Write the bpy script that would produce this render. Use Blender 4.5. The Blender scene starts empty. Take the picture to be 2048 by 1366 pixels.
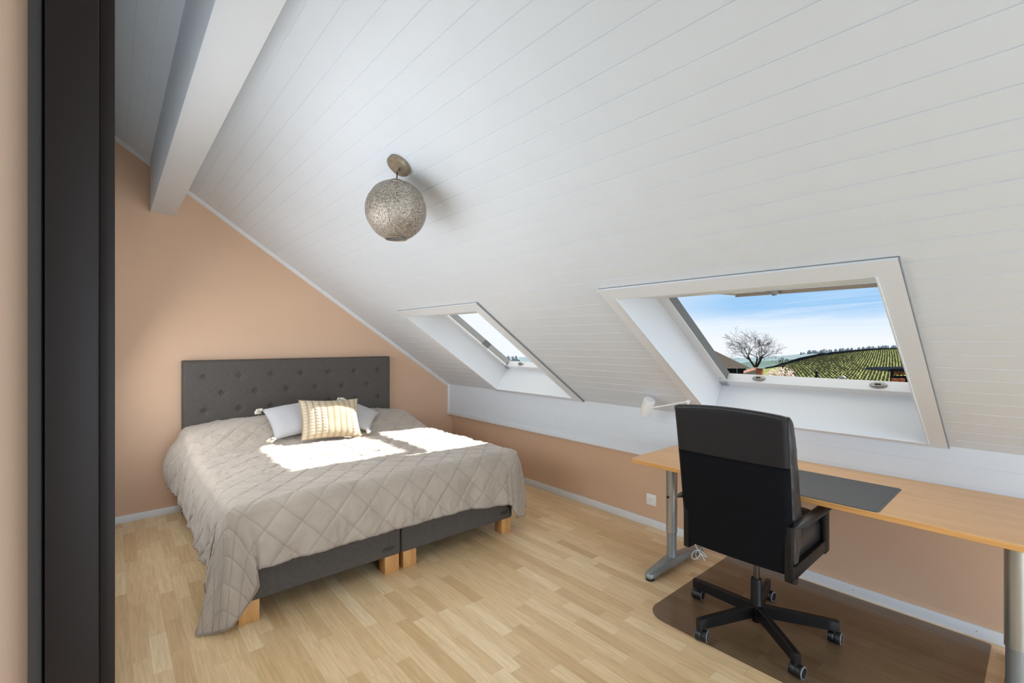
import bpy, bmesh, math, random
import numpy as np
from mathutils import Vector, Matrix, noise
random.seed(7)
SC = bpy.context.scene
COL = SC.collection
PI = math.pi

# ------------------------------------------------------------------ camera
FPX = 930.0
YAW = math.atan2(804.0, FPX)
cam_d = bpy.data.cameras.new('camera')
cam = bpy.data.objects.new('camera', cam_d)
COL.objects.link(cam)
cam_d.sensor_width = 36.0
cam_d.lens = 36.0 * FPX / 2048.0
cam_d.shift_y = 1.0 / 2048.0
cam_d.clip_start = 0.02
cam_d.clip_end = 3000
cam.location = (0, 0, 1.45)
cam.rotation_euler = (PI / 2, 0, -YAW)
SC.camera = cam

# ------------------------------------------------------------------ view / exposure
SC.view_settings.view_transform = 'Standard'
SC.view_settings.look = 'None'
SC.view_settings.exposure = 0.06
SC.view_settings.gamma = 1.0
SC.view_settings.use_curve_mapping = False
SC.cycles.use_denoising = True
SC.cycles.max_bounces = 10
SC.cycles.diffuse_bounces = 6
SC.cycles.glossy_bounces = 4
SC.cycles.transparent_max_bounces = 12
SC.cycles.sample_clamp_indirect = 6.0
SC.cycles.caustics_reflective = False
SC.cycles.caustics_refractive = False

# ------------------------------------------------------------------ node helpers
def nn(nt, typ, **kw):
    n = nt.nodes.new(typ)
    for k, v in kw.items():
        setattr(n, k, v)
    return n

def lk(nt, a, b):
    nt.links.new(a, b)

def math_n(nt, op, a, b=None, c=None):
    n = nt.nodes.new('ShaderNodeMath'); n.operation = op
    for i, v in enumerate((a, b, c)):
        if v is None: continue
        if isinstance(v, (int, float)): n.inputs[i].default_value = v
        else: nt.links.new(v, n.inputs[i])
    return n.outputs[0]

def ramp(nt, fac, stops, interp='LINEAR'):
    r = nt.nodes.new('ShaderNodeValToRGB')
    r.color_ramp.interpolation = interp
    els = r.color_ramp.elements
    while len(els) > 1: els.remove(els[-1])
    els[0].position = stops[0][0]; els[0].color = (*stops[0][1], 1)
    for p, c in stops[1:]:
        e = els.new(p); e.color = (*c, 1)
    nt.links.new(fac, r.inputs[0])
    return r.outputs[0]

# ------------------------------------------------------------------ world sky
w = bpy.data.worlds.new('sky'); SC.world = w; w.use_nodes = True
nt = w.node_tree; nt.nodes.clear()
tc = nn(nt, 'ShaderNodeTexCoord')
sep = nn(nt, 'ShaderNodeSeparateXYZ'); lk(nt, tc.outputs['Generated'], sep.inputs[0])
X_, Y_, Z_ = sep.outputs
base = ramp(nt, Z_, [(0.0, (.90, .93, .97)), (0.03, (.74, .85, .98)), (0.065, (.34, .60, .90)), (0.13, (.36, .60, .92)), (0.30, (1.32, 1.27, 1.18)), (1.0, (1.55, 1.48, 1.36))])
zz = math_n(nt, 'MAXIMUM', Z_, 0.0)
zz = math_n(nt, 'ADD', zz, 0.05)
cx_ = math_n(nt, 'DIVIDE', X_, zz); cy_ = math_n(nt, 'DIVIDE', Y_, zz)
cmb = nn(nt, 'ShaderNodeCombineXYZ'); lk(nt, math_n(nt, 'MULTIPLY', cx_, 0.30), cmb.inputs[0]); lk(nt, math_n(nt, 'MULTIPLY', cy_, 0.16), cmb.inputs[1])
ns = nn(nt, 'ShaderNodeTexNoise'); ns.inputs['Scale'].default_value = 1.0; ns.inputs['Detail'].default_value = 7; ns.inputs['Roughness'].default_value = .62; ns.inputs['Distortion'].default_value = .6
lk(nt, cmb.outputs[0], ns.inputs['Vector'])
cl = ramp(nt, ns.outputs['Fac'], [(0.46, (0, 0, 0)), (0.70, (.95, .95, .95))])
bank = ramp(nt, Y_, [(0.40, (0, 0, 0)), (0.66, (1, 1, 1))])     # cloud bank to the north side
m0 = nn(nt, 'ShaderNodeMixRGB'); m0.blend_type = 'SCREEN'; m0.inputs[0].default_value = 1
lk(nt, cl, m0.inputs[1]); lk(nt, bank, m0.inputs[2])
mx = nn(nt, 'ShaderNodeMixRGB'); lk(nt, m0.outputs[0], mx.inputs[0]); lk(nt, base, mx.inputs[1]); mx.inputs[2].default_value = (.88, .93, 1.0, 1)
bg = nn(nt, 'ShaderNodeBackground'); lk(nt, mx.outputs[0], bg.inputs[0]); bg.inputs[1].default_value = 1.0
wo = nn(nt, 'ShaderNodeOutputWorld'); lk(nt, bg.outputs[0], wo.inputs[0])

# ------------------------------------------------------------------ lights
SUN_DIR = Vector((-1.0, 0.17, -0.68)).normalized()
sd_ = bpy.data.lights.new('sun', 'SUN'); sd_.energy = 18.0; sd_.angle = math.radians(0.7); sd_.color = (1, .97, .92)
sun = bpy.data.objects.new('sun', sd_); COL.objects.link(sun)
sun.rotation_euler = SUN_DIR.to_track_quat('-Z', 'Y').to_euler(); sun.location = (8, 1, 9)

def area(name, loc, direction, sx, sy, power, color=(1, 1, 1)):
    l = bpy.data.lights.new(name, 'AREA'); l.shape = 'RECTANGLE'; l.size = sx; l.size_y = sy; l.energy = power; l.color = color
    o = bpy.data.objects.new(name, l); COL.objects.link(o); o.location = loc
    o.rotation_euler = Vector(direction).to_track_quat('-Z', 'Y').to_euler()
    return o
area('fill_light_front', (1.25, -4.15, 1.35), (0, 1, 0.02), 2.1, 1.7, 124, (.81, .97, 1.15))  # unseen fill lamp added behind the viewpoint to brighten the room
area('fill_light_hall', (-1.42, 0.0, 1.35), (1, 0.25, -0.25), 1.4, 1.6, 6, (.85, .96, 1.08))  # weak fill added in the hall, shining through the doorway
area('fill_light_side', (-.05, 2.05, 1.55), (1, .15, .12), 1.2, .75, 15, (.92, .97, 1.03))  # fill added in the left wall to lift the ceiling
area('fill_light_bed', (-.05, 3.70, 1.30), (1, -.10, -.5), 1.5, .75, 16, (.92, .97, 1.03))  # downward fill added beside the bed for bounce onto the ceiling

# ------------------------------------------------------------------ room constants
XR, YB, S0, ZC = 3.163, 4.869, 0.6876, 0.93
TH = math.atan(S0)
US = Vector((-math.cos(TH), 0, math.sin(TH)))      # up the slope
UN = Vector((math.sin(TH), 0, math.cos(TH)))       # outwards through the roof
P0 = Vector((XR, 0, ZC))
def sp(u, y, d=0.0):
    p = P0 + US * u + UN * d
    return Vector((p.x, y, p.z))
XW = 3.225                                          # lower knee wall
YF = -4.2                                           # wall behind the camera

# ------------------------------------------------------------------ materials
MATS = {}
def pmat(name, col, rough=.5, metal=0.0, spec=.5, noise_amt=0.0, noise_scale=20, bump=0.0, bump_scale=60, sheen=0.0, coat=0.0):
    m = bpy.data.materials.new(name); m.use_nodes = True
    nt = m.node_tree; b = nt.nodes['Principled BSDF']
    b.inputs['Base Color'].default_value = (*col, 1); b.inputs['Roughness'].default_value = rough
    b.inputs['Metallic'].default_value = metal; b.inputs['Specular IOR Level'].default_value = spec
    b.inputs['Sheen Weight'].default_value = sheen
    b.inputs['Coat Weight'].default_value = coat
    tc = nn(nt, 'ShaderNodeTexCoord')
    if noise_amt:
        n = nn(nt, 'ShaderNodeTexNoise'); n.inputs['Scale'].default_value = noise_scale; n.inputs['Detail'].default_value = 5
        lk(nt, tc.outputs['Object'], n.inputs['Vector'])
        c = ramp(nt, n.outputs['Fac'], [(.25, tuple(x * (1 - noise_amt) for x in col)), (.75, tuple(min(1, x * (1 + noise_amt)) for x in col))])
        lk(nt, c, b.inputs['Base Color'])
    if bump:
        n2 = nn(nt, 'ShaderNodeTexNoise'); n2.inputs['Scale'].default_value = bump_scale; n2.inputs['Detail'].default_value = 4
        lk(nt, tc.outputs['Object'], n2.inputs['Vector'])
        bp = nn(nt, 'ShaderNodeBump'); bp.inputs['Strength'].default_value = bump; bp.inputs['Distance'].default_value = .003
        lk(nt, n2.outputs['Fac'], bp.inputs['Height']); lk(nt, bp.outputs[0], b.inputs['Normal'])
    MATS[name] = m
    return m

pmat('white_paint', (.72, .765, .81), .42, noise_amt=.012, noise_scale=6)
pmat('white_trim', (.755, .785, .815), .35)
pmat('frame_white', (.77, .79, .81), .3)
pmat('wall_brown', (.665, .445, .300), .75, noise_amt=.02, noise_scale=3, bump=.08, bump_scale=220)
pmat('door_brown', (.020, .0135, .011), .5, spec=.22)
pmat('gasket', (.05, .043, .038), .8, bump=.4, bump_scale=150)
pmat('alu_dark', (.20, .205, .20), .45, metal=.3)
pmat('wood_beige', (.55, .47, .36), .5)
pmat('hardware', (.38, .38, .37), .4, metal=.8)
pmat('black_plastic', (.008, .008, .009), .40)
pmat('black_metal', (.005, .0045, .005), .42, spec=.3, bump=.15, bump_scale=300)
pmat('black_fabric', (.004, .004, .0055), .85, spec=.15, bump=.3, bump_scale=500)
pmat('black_cloth_upper', (.009, .0075, .008), .6, spec=.35, bump=.2, bump_scale=400)
pmat('leather', (.022, .022, .023), .34, bump=.35, bump_scale=60)
pmat('grey_ring', (.17, .17, .175), .5)
pmat('chrome_dark', (.10, .095, .09), .25, metal=.9)
pmat('silver_paint', (.30, .32, .32), .38, metal=.55)
pmat('silver_tube', (.42, .42, .40), .3, metal=.75)
pmat('white_plastic', (.85, .85, .83), .35)
pmat('reflector', (.7, .7, .7), .15, metal=1)
pmat('cord_white', (.75, .74, .70), .5)
pmat('desk_pad', (.075, .077, .08), .45, bump=.1, bump_scale=300)
pmat('joint_grey', (.24, .24, .24), .8)
pmat('shadow_gap', (.01, .01, .01), .9)
pmat('cushion_white', (.47, .46, .465), .9, sheen=.2, bump=.25, bump_scale=260)
pmat('tassel', (.72, .66, .55), .95, bump=.5, bump_scale=200)
pmat('bulb_glass', (.8, .8, .78), .2)

def fabric_grey():
    m = pmat('grey_linen', (.085, .075, .066), .92)
    nt = m.node_tree; b = nt.nodes['Principled BSDF']
    tc = nn(nt, 'ShaderNodeTexCoord')
    out = []
    for sc_ in ((380, 40, 380), (40, 380, 380), (380, 380, 30)):
        mp = nn(nt, 'ShaderNodeMapping'); mp.inputs['Scale'].default_value = sc_
        lk(nt, tc.outputs['Object'], mp.inputs[0])
        n = nn(nt, 'ShaderNodeTexNoise'); n.inputs['Scale'].default_value = 1; n.inputs['Detail'].default_value = 2
        lk(nt, mp.outputs[0], n.inputs['Vector']); out.append(n.outputs['Fac'])
    s = math_n(nt, 'ADD', math_n(nt, 'ADD', out[0], out[1]), out[2])
    s = math_n(nt, 'DIVIDE', s, 3.0)
    c = ramp(nt, s, [(.38, (.062, .053, .046)), (.62, (.115, .100, .087))])
    lk(nt, c, b.inputs['Base Color'])
    bp = nn(nt, 'ShaderNodeBump'); bp.inputs['Strength'].default_value = .4; bp.inputs['Distance'].default_value = .002
    lk(nt, s, bp.inputs['Height']); lk(nt, bp.outputs[0], b.inputs['Normal'])
    return m
fabric_grey()

def wood(name, c1, c2, scale=(3, 40, 40), rough=.4, coat=0.0):
    m = pmat(name, c1, rough, coat=coat)
    nt = m.node_tree; b = nt.nodes['Principled BSDF']
    tc = nn(nt, 'ShaderNodeTexCoord'); mp = nn(nt, 'ShaderNodeMapping'); mp.inputs['Scale'].default_value = scale
    lk(nt, tc.outputs['Object'], mp.inputs[0])
    n = nn(nt, 'ShaderNodeTexNoise'); n.inputs['Scale'].default_value = 1; n.inputs['Detail'].default_value = 6; n.inputs['Roughness'].default_value = .6
    lk(nt, mp.outputs[0], n.inputs['Vector'])
    lk(nt, ramp(nt, n.outputs['Fac'], [(.3, c1), (.7, c2)]), b.inputs['Base Color'])
    return m
wood('bed_leg_wood', (.50, .24, .075), (.66, .36, .13), (30, 30, 4), .45)
wood('desk_top_wood', (.76, .43, .19), (.86, .52, .25), (40, 3, 40), .36)
wood('desk_edge_wood', (.66, .31, .09), (.78, .42, .15), (60, 4, 60), .30)

def floor_mat():
    m = pmat('oak_parquet', (.6, .45, .25), .36)
    nt = m.node_tree; b = nt.nodes['Principled BSDF']
    tc = nn(nt, 'ShaderNodeTexCoord'); sep = nn(nt, 'ShaderNodeSeparateXYZ'); lk(nt, tc.outputs['Object'], sep.inputs[0])
    W = .0695
    xr = math_n(nt, 'DIVIDE', math_n(nt, 'ADD', sep.outputs[0], 5.0), W)
    row = math_n(nt, 'FLOOR', xr); fx = math_n(nt, 'FRACT', xr)
    wn = nn(nt, 'ShaderNodeTexWhiteNoise'); wn.noise_dimensions = '1D'; lk(nt, row, wn.inputs['W'])
    off = math_n(nt, 'MULTIPLY', wn.outputs['Value'], 7.31)
    # strip length varies along the row through a warped coordinate
    yy = math_n(nt, 'ADD', math_n(nt, 'DIVIDE', sep.outputs[1], .42), math_n(nt, 'ADD', off, 20.0))
    warp = math_n(nt, 'MULTIPLY', math_n(nt, 'SINE', math_n(nt, 'MULTIPLY', yy, 2.1)), .22)
    yy = math_n(nt, 'ADD', yy, warp)
    cell = math_n(nt, 'FLOOR', yy); fy = math_n(nt, 'FRACT', yy)
    cm = nn(nt, 'ShaderNodeCombineXYZ'); lk(nt, row, cm.inputs[0]); lk(nt, cell, cm.inputs[1])
    wn2 = nn(nt, 'ShaderNodeTexWhiteNoise'); wn2.noise_dimensions = '2D'; lk(nt, cm.outputs[0], wn2.inputs['Vector'])
    tone = ramp(nt, wn2.outputs['Value'], [(0, (.67, .455, .235)), (.3, (.76, .545, .30)), (.7, (.815, .60, .345)), (1, (.88, .685, .425))])
    # grain
    mp = nn(nt, 'ShaderNodeMapping'); mp.inputs['Scale'].default_value = (85, 5, 1)
    lk(nt, tc.outputs['Object'], mp.inputs[0])
    mv = nn(nt, 'ShaderNodeVectorMath'); mv.operation = 'ADD'; lk(nt, mp.outputs[0], mv.inputs[0])
    sc_ = nn(nt, 'ShaderNodeVectorMath'); sc_.operation = 'SCALE'; sc_.inputs['Scale'].default_value = 13.7; lk(nt, wn2.outputs['Color'], sc_.inputs[0]); lk(nt, sc_.outputs[0], mv.inputs[1])
    g = nn(nt, 'ShaderNodeTexNoise'); g.inputs['Scale'].default_value = 1; g.inputs['Detail'].default_value = 5; g.inputs['Distortion'].default_value = .8
    lk(nt, mv.outputs[0], g.inputs['Vector'])
    gc = ramp(nt, g.outputs['Fac'], [(.3, (.86, .84, .80)), (.65, (1.06, 1.05, 1.04))])
    mu = nn(nt, 'ShaderNodeMixRGB'); mu.blend_type = 'MULTIPLY'; mu.inputs[0].default_value = 1
    lk(nt, tone, mu.inputs[1]); lk(nt, gc, mu.inputs[2])
    # joints
    ex = math_n(nt, 'MINIMUM', fx, math_n(nt, 'SUBTRACT', 1.0, fx))
    ey = math_n(nt, 'MINIMUM', fy, math_n(nt, 'SUBTRACT', 1.0, fy))
    jx = math_n(nt, 'LESS_THAN', ex, .009); jy = math_n(nt, 'LESS_THAN', ey, .0016)
    j = math_n(nt, 'MAXIMUM', jx, jy)
    mj = nn(nt, 'ShaderNodeMixRGB'); lk(nt, math_n(nt, 'MULTIPLY', j, .35), mj.inputs[0]); lk(nt, mu.outputs[0], mj.inputs[1]); mj.inputs[2].default_value = (.25, .15, .07, 1)
    lk(nt, mj.outputs[0], b.inputs['Base Color'])
    lk(nt, math_n(nt, 'ADD', math_n(nt, 'MULTIPLY', g.outputs['Fac'], .12), .30), b.inputs['Roughness'])
    bp = nn(nt, 'ShaderNodeBump'); bp.inputs['Strength'].default_value = .25; bp.inputs['Distance'].default_value = .001; bp.invert = True
    lk(nt, j, bp.inputs['Height']); lk(nt, bp.outputs[0], b.inputs['Normal'])
    return m
floor_mat()

def quilt_mat():
    m = pmat('quilt_velvet', (.50, .435, .385), .8, sheen=.35)
    nt = m.node_tree; b = nt.nodes['Principled BSDF']
    uv = nn(nt, 'ShaderNodeUVMap'); uv.uv_map = 'cloth'
    sep = nn(nt, 'ShaderNodeSeparateXYZ'); lk(nt, uv.outputs[0], sep.inputs[0])
    p = .185
    hts = []
    for sgn in (1, -1):
        a = math_n(nt, 'ADD', sep.outputs[0], math_n(nt, 'MULTIPLY', sep.outputs[1], .95 * sgn))
        a = math_n(nt, 'FRACT', math_n(nt, 'DIVIDE', math_n(nt, 'ADD', a, 50.0), p))
        d = math_n(nt, 'ABSOLUTE', math_n(nt, 'SUBTRACT', a, .5))       # 0 at the stitch
        hts.append(d)
    dm = math_n(nt, 'MINIMUM', hts[0], hts[1])
    h = ramp(nt, dm, [(0, (0, 0, 0)), (.02, (.25, .25, .25)), (.10, (.72, .72, .72)), (.30, (1, 1, 1))])
    n = nn(nt, 'ShaderNodeTexNoise'); n.inputs['Scale'].default_value = 16; n.inputs['Detail'].default_value = 4; n.inputs['Distortion'].default_value = 1.2
    lk(nt, uv.outputs[0], n.inputs['Vector'])
    hh = math_n(nt, 'ADD', h, math_n(nt, 'MULTIPLY', n.outputs['Fac'], 1.5))
    bp = nn(nt, 'ShaderNodeBump'); bp.inputs['Strength'].default_value = .6; bp.inputs['Distance'].default_value = .006
    lk(nt, hh, bp.inputs['Height']); lk(nt, bp.outputs[0], b.inputs['Normal'])
    stitch = math_n(nt, 'LESS_THAN', dm, .016)
    mx = nn(nt, 'ShaderNodeMixRGB'); lk(nt, math_n(nt, 'MULTIPLY', stitch, .55), mx.inputs[0])
    n3 = nn(nt, 'ShaderNodeTexNoise'); n3.inputs['Scale'].default_value = 5; lk(nt, uv.outputs[0], n3.inputs['Vector'])
    c = ramp(nt, n3.outputs['Fac'], [(.3, (.37, .31, .25)), (.7, (.43, .365, .295))])
    lk(nt, c, mx.inputs[1]); mx.inputs[2].default_value = (.28, .22, .18, 1)
    lk(nt, mx.outputs[0], b.inputs['Base Color'])
quilt_mat()
pmat('quilt_piping', (.30, .235, .20), .7)

def knit_mat():
    m = pmat('knit_beige', (.62, .50, .36), .9, sheen=.2)
    nt = m.node_tree; b = nt.nodes['Principled BSDF']
    uv = nn(nt, 'ShaderNodeUVMap'); uv.uv_map = 'cloth'
    sep = nn(nt, 'ShaderNodeSeparateXYZ'); lk(nt, uv.outputs[0], sep.inputs[0])
    rib = math_n(nt, 'ABSOLUTE', math_n(nt, 'SINE', math_n(nt, 'MULTIPLY', sep.outputs[0], 62.0)))
    st = math_n(nt, 'ABSOLUTE', math_n(nt, 'SINE', math_n(nt, 'MULTIPLY', sep.outputs[1], 120.0)))
    band = math_n(nt, 'GREATER_THAN', math_n(nt, 'SINE', math_n(nt, 'MULTIPLY', sep.outputs[0], 15.5)), -.1)
    h = math_n(nt, 'MULTIPLY', rib, math_n(nt, 'ADD', .45, math_n(nt, 'MULTIPLY', math_n(nt, 'MULTIPLY', st, band), .8)))
    bp = nn(nt, 'ShaderNodeBump'); bp.inputs['Strength'].default_value = .9; bp.inputs['Distance'].default_value = .006
    lk(nt, h, bp.inputs['Height']); lk(nt, bp.outputs[0], b.inputs['Normal'])
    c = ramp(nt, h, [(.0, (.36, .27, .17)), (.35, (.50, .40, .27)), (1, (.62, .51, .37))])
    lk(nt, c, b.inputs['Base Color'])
knit_mat()

def lace_mat():
    m = bpy.data.materials.new('pierced_metal'); m.use_nodes = True
    nt = m.node_tree; b = nt.nodes['Principled BSDF']; out = nt.nodes['Material Output']
    tc = nn(nt, 'ShaderNodeTexCoord')
    v = nn(nt, 'ShaderNodeTexVoronoi'); v.inputs['Scale'].default_value = 235; lk(nt, tc.outputs['Object'], v.inputs['Vector'])
    n = nn(nt, 'ShaderNodeTexNoise'); n.inputs['Scale'].default_value = 130; lk(nt, tc.outputs['Object'], n.inputs['Vector'])
    c = ramp(nt, n.outputs['Fac'], [(.35, (.24, .19, .145)), (.65, (.55, .49, .41))])
    lk(nt, c, b.inputs['Base Color']); b.inputs['Metallic'].default_value = .55; b.inputs['Roughness'].default_value = .48
    bp = nn(nt, 'ShaderNodeBump'); bp.inputs['Strength'].default_value = .6; bp.inputs['Distance'].default_value = .002; bp.invert = True
    lk(nt, v.outputs['Distance'], bp.inputs['Height']); lk(nt, bp.outputs[0], b.inputs['Normal'])
    hole = math_n(nt, 'LESS_THAN', v.outputs['Distance'], .34)
    tr = nn(nt, 'ShaderNodeBsdfTransparent'); mx = nn(nt, 'ShaderNodeMixShader')
    lk(nt, hole, mx.inputs[0]); lk(nt, b.outputs[0], mx.inputs[1]); lk(nt, tr.outputs[0], mx.inputs[2]); lk(nt, mx.outputs[0], out.inputs[0])
    MATS['pierced_metal'] = m
lace_mat()
pmat('aged_brass', (.30, .24, .17), .55, metal=.6, noise_amt=.3, noise_scale=40)

def clear_mat(name, tint, gloss, body, body_amt, rough):
    m = bpy.data.materials.new(name); m.use_nodes = True
    nt = m.node_tree; nt.nodes.clear(); out = nn(nt, 'ShaderNodeOutputMaterial')
    tr = nn(nt, 'ShaderNodeBsdfTransparent'); tr.inputs[0].default_value = (*tint, 1)
    gl = nn(nt, 'ShaderNodeBsdfGlossy'); gl.inputs['Roughness'].default_value = rough; gl.inputs[0].default_value = (1, 1, 1, 1)
    lw = nn(nt, 'ShaderNodeLayerWeight'); lw.inputs[0].default_value = .5
    fres = math_n(nt, 'ADD', math_n(nt, 'MULTIPLY', math_n(nt, 'POWER', lw.outputs['Facing'], 5.0), .9), .04)
    df = nn(nt, 'ShaderNodeBsdfDiffuse'); df.inputs[0].default_value = (*body, 1)
    m1 = nn(nt, 'ShaderNodeMixShader'); m1.inputs[0].default_value = body_amt
    lk(nt, tr.outputs[0], m1.inputs[1]); lk(nt, df.outputs[0], m1.inputs[2])
    m2 = nn(nt, 'ShaderNodeMixShader'); lk(nt, math_n(nt, 'MULTIPLY', fres, gloss), m2.inputs[0]); lk(nt, m1.outputs[0], m2.inputs[1]); lk(nt, gl.outputs[0], m2.inputs[2])
    lk(nt, m2.outputs[0], out.inputs[0]); MATS[name] = m
clear_mat('pane_glass', (.96, .97, .97), .8, (.8, .8, .8), .01, .02)
clear_mat('vinyl_clear', (.80, .77, .74), .8, (.13, .10, .085), .12, .22)

# outside
pmat('grass_field', (.12, .135, .055), .95, spec=0.0, noise_amt=.35, noise_scale=.5)
pmat('vine', (.072, .078, .045), .95, spec=0.0)
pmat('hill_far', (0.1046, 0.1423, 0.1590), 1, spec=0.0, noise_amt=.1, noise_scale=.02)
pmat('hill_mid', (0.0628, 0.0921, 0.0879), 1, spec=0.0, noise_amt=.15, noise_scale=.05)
pmat('hill_dark', (0.0105, 0.0140, 0.0196), 1, spec=0.0)
pmat('bark', (.03, .026, .03), .9, spec=0.0)
pmat('roof_grey', (0.0711, 0.0628, 0.0552), .9, spec=0.0, noise_amt=.1, noise_scale=3)
pmat('dark_wall', (.010, .013, .018), .8, spec=0.0)
pmat('brick_red', (0.1890, 0.0709, 0.0378), .85, spec=0.0, noise_amt=.2, noise_scale=8)
pmat('hood_grey', (.22, .22, .22), .7, spec=0.0)
pmat('pale_metal', (0.1323, 0.1418, 0.1418), .5, spec=0.0)
pmat('blossom', (.75, .60, .58), .9, spec=0.0, noise_amt=.3, noise_scale=2)
pmat('leaf_light', (0.0502, 0.0628, 0.0251), .9, spec=0.0, noise_amt=.3, noise_scale=1)
pmat('evergreen', (.03, .05, .02), .95, spec=0.0)
pmat('orange_wood', (0.3307, 0.1418, 0.0567), .8, spec=0.0)
pmat('roof_tile', (.22, .13, .10), .9, spec=0.0)
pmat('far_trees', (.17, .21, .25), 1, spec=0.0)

# ------------------------------------------------------------------ geometry helpers
class B:
    def __init__(s): s.bm = bmesh.new()
    def box(s, x0, x1, y0, y1, z0, z1, bev=0.0, M=None, seg=2):
        t = bmesh.new(); bmesh.ops.create_cube(t, size=1)
        for v in t.verts:
            v.co = Vector(((x0 + x1) / 2 + v.co.x * (x1 - x0), (y0 + y1) / 2 + v.co.y * (y1 - y0), (z0 + z1) / 2 + v.co.z * (z1 - z0)))
        if bev: bmesh.ops.bevel(t, geom=list(t.edges), offset=bev, segments=seg, affect='EDGES', profile=.5)
        if M: bmesh.ops.transform(t, matrix=M, verts=t.verts)
        s.merge(t); return s
    def merge(s, t):
        me = bpy.data.meshes.new('tmp'); t.to_mesh(me); t.free(); s.bm.from_mesh(me); bpy.data.meshes.remove(me)
    def rings(s, rings, cap0=True, cap1=True, closed=True):
        vs = [[s.bm.verts.new(p) for p in r] for r in rings]
        n = len(vs[0])
        for a, b in zip(vs[:-1], vs[1:]):
            for i in range(n if closed else n - 1):
                j = (i + 1) % n
                try: s.bm.faces.new((a[i], a[j], b[j], b[i]))
                except ValueError: pass
        if closed and cap0: s.bm.faces.new(list(reversed(vs[0])))
        if closed and cap1: s.bm.faces.new(vs[-1])
        return s
    def tube(s, pts, r, n=10, cap=True):
        pts = [Vector(p) for p in pts]; rs = r if isinstance(r, (list, tuple)) else [r] * len(pts)
        rg = []; up = None
        for i, p in enumerate(pts):
            d = (pts[min(i + 1, len(pts) - 1)] - pts[max(i - 1, 0)]).normalized()
            if up is None:
                up = d.orthogonal().normalized()
            else:
                up = (up - d * up.dot(d)); up = up.normalized() if up.length > 1e-6 else d.orthogonal().normalized()
            sd = d.cross(up)
            rg.append([p + (up * math.cos(2 * PI * k / n) + sd * math.sin(2 * PI * k / n)) * rs[i] for k in range(n)])
        return s.rings(rg, cap, cap)
    def lathe(s, prof, org=(0, 0, 0), axis=(0, 0, 1), n=24, cap=True):
        a = Vector(axis).normalized(); u = a.orthogonal().normalized(); v = a.cross(u); o = Vector(org)
        rg = [[o + a * h + (u * math.cos(2 * PI * k / n) + v * math.sin(2 * PI * k / n)) * max(r, 1e-4) for k in range(n)] for r, h in prof]
        return s.rings(rg, cap, cap)
    def quad(s, pts):
        s.bm.faces.new([s.bm.verts.new(p) for p in pts]); return s
    def prism(s, poly, vec):
        vec = Vector(vec); a = [Vector(p) for p in poly]
        return s.rings([a, [p + vec for p in a]])
    def build(s, name, mat, parent=None, ang=38, uvfn=None):
        bmesh.ops.recalc_face_normals(s.bm, faces=s.bm.faces)
        for f in s.bm.faces: f.smooth = True
        for e in s.bm.edges:
            if len(e.link_faces) == 2:
                e.smooth = e.calc_face_angle(0) < math.radians(ang)
        me = bpy.data.meshes.new(name); s.bm.to_mesh(me); s.bm.free()
        me.materials.append(MATS[mat])
        o = bpy.data.objects.new(name, me); COL.objects.link(o)
        if parent is not None: attach(o, parent)
        return o

def attach(o, parent):
    p = parent; M = Matrix.Identity(4)
    chain = []
    while p is not None:
        chain.append(p); p = p.parent
    loc = Vector((0, 0, 0))
    if chain[-1].type == 'EMPTY': loc = chain[-1].location.copy()
    o.parent = parent
    if parent.parent is None:
        o.matrix_parent_inverse = Matrix.Translation(-loc) if parent.type == 'EMPTY' else Matrix.Identity(4)
    # deeper levels: the parent already sits at world coordinates, so no offset is needed

def thing(name, label, cat, loc, group=None):
    o = bpy.data.objects.new(name, None); COL.objects.link(o); o.location = loc
    o.empty_display_size = .1
    o['label'] = label; o['category'] = cat
    if group: o['group'] = group
    return o

def tag(o, label, cat, group=None, kind=None):
    o['label'] = label; o['category'] = cat
    if group: o['group'] = group
    if kind: o['kind'] = kind
    return o

def struct(o, label=None):
    o['kind'] = 'structure'
    if label: o['label'] = label
    o['category'] = o.name.split('_')[0]
    return o

def rrect(cx, cy, hx, hy, r, n=5):
    pts = []
    for qx, qy, a0 in ((1, 1, 0), (-1, 1, 90), (-1, -1, 180), (1, -1, 270)):
        for k in range(n + 1):
            a = math.radians(a0 + 90 * k / n)
            pts.append((cx + qx * (hx - r) + r * math.cos(a), cy + qy * (hy - r) + r * math.sin(a)))
    return pts

# ================================================================== ROOM SHELL
# windows: (Y low, Y high, u low, u high) of the hole in the ceiling lining
WIN = [dict(y0=.40, y1=1.52, u0=.03), dict(y0=2.77, y1=3.845, u0=.055)]
UT = 1.341
DEP = .24                                            # lining depth to the window frame
PITCH, PH = .0934, .921

b = B()
b.box(-1.6, 3.3, YF - .1, YB + .05, -.12, 0.0)
struct(b.build('floor', 'oak_parquet'), 'oak strip parquet floor of the attic bedroom')

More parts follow.
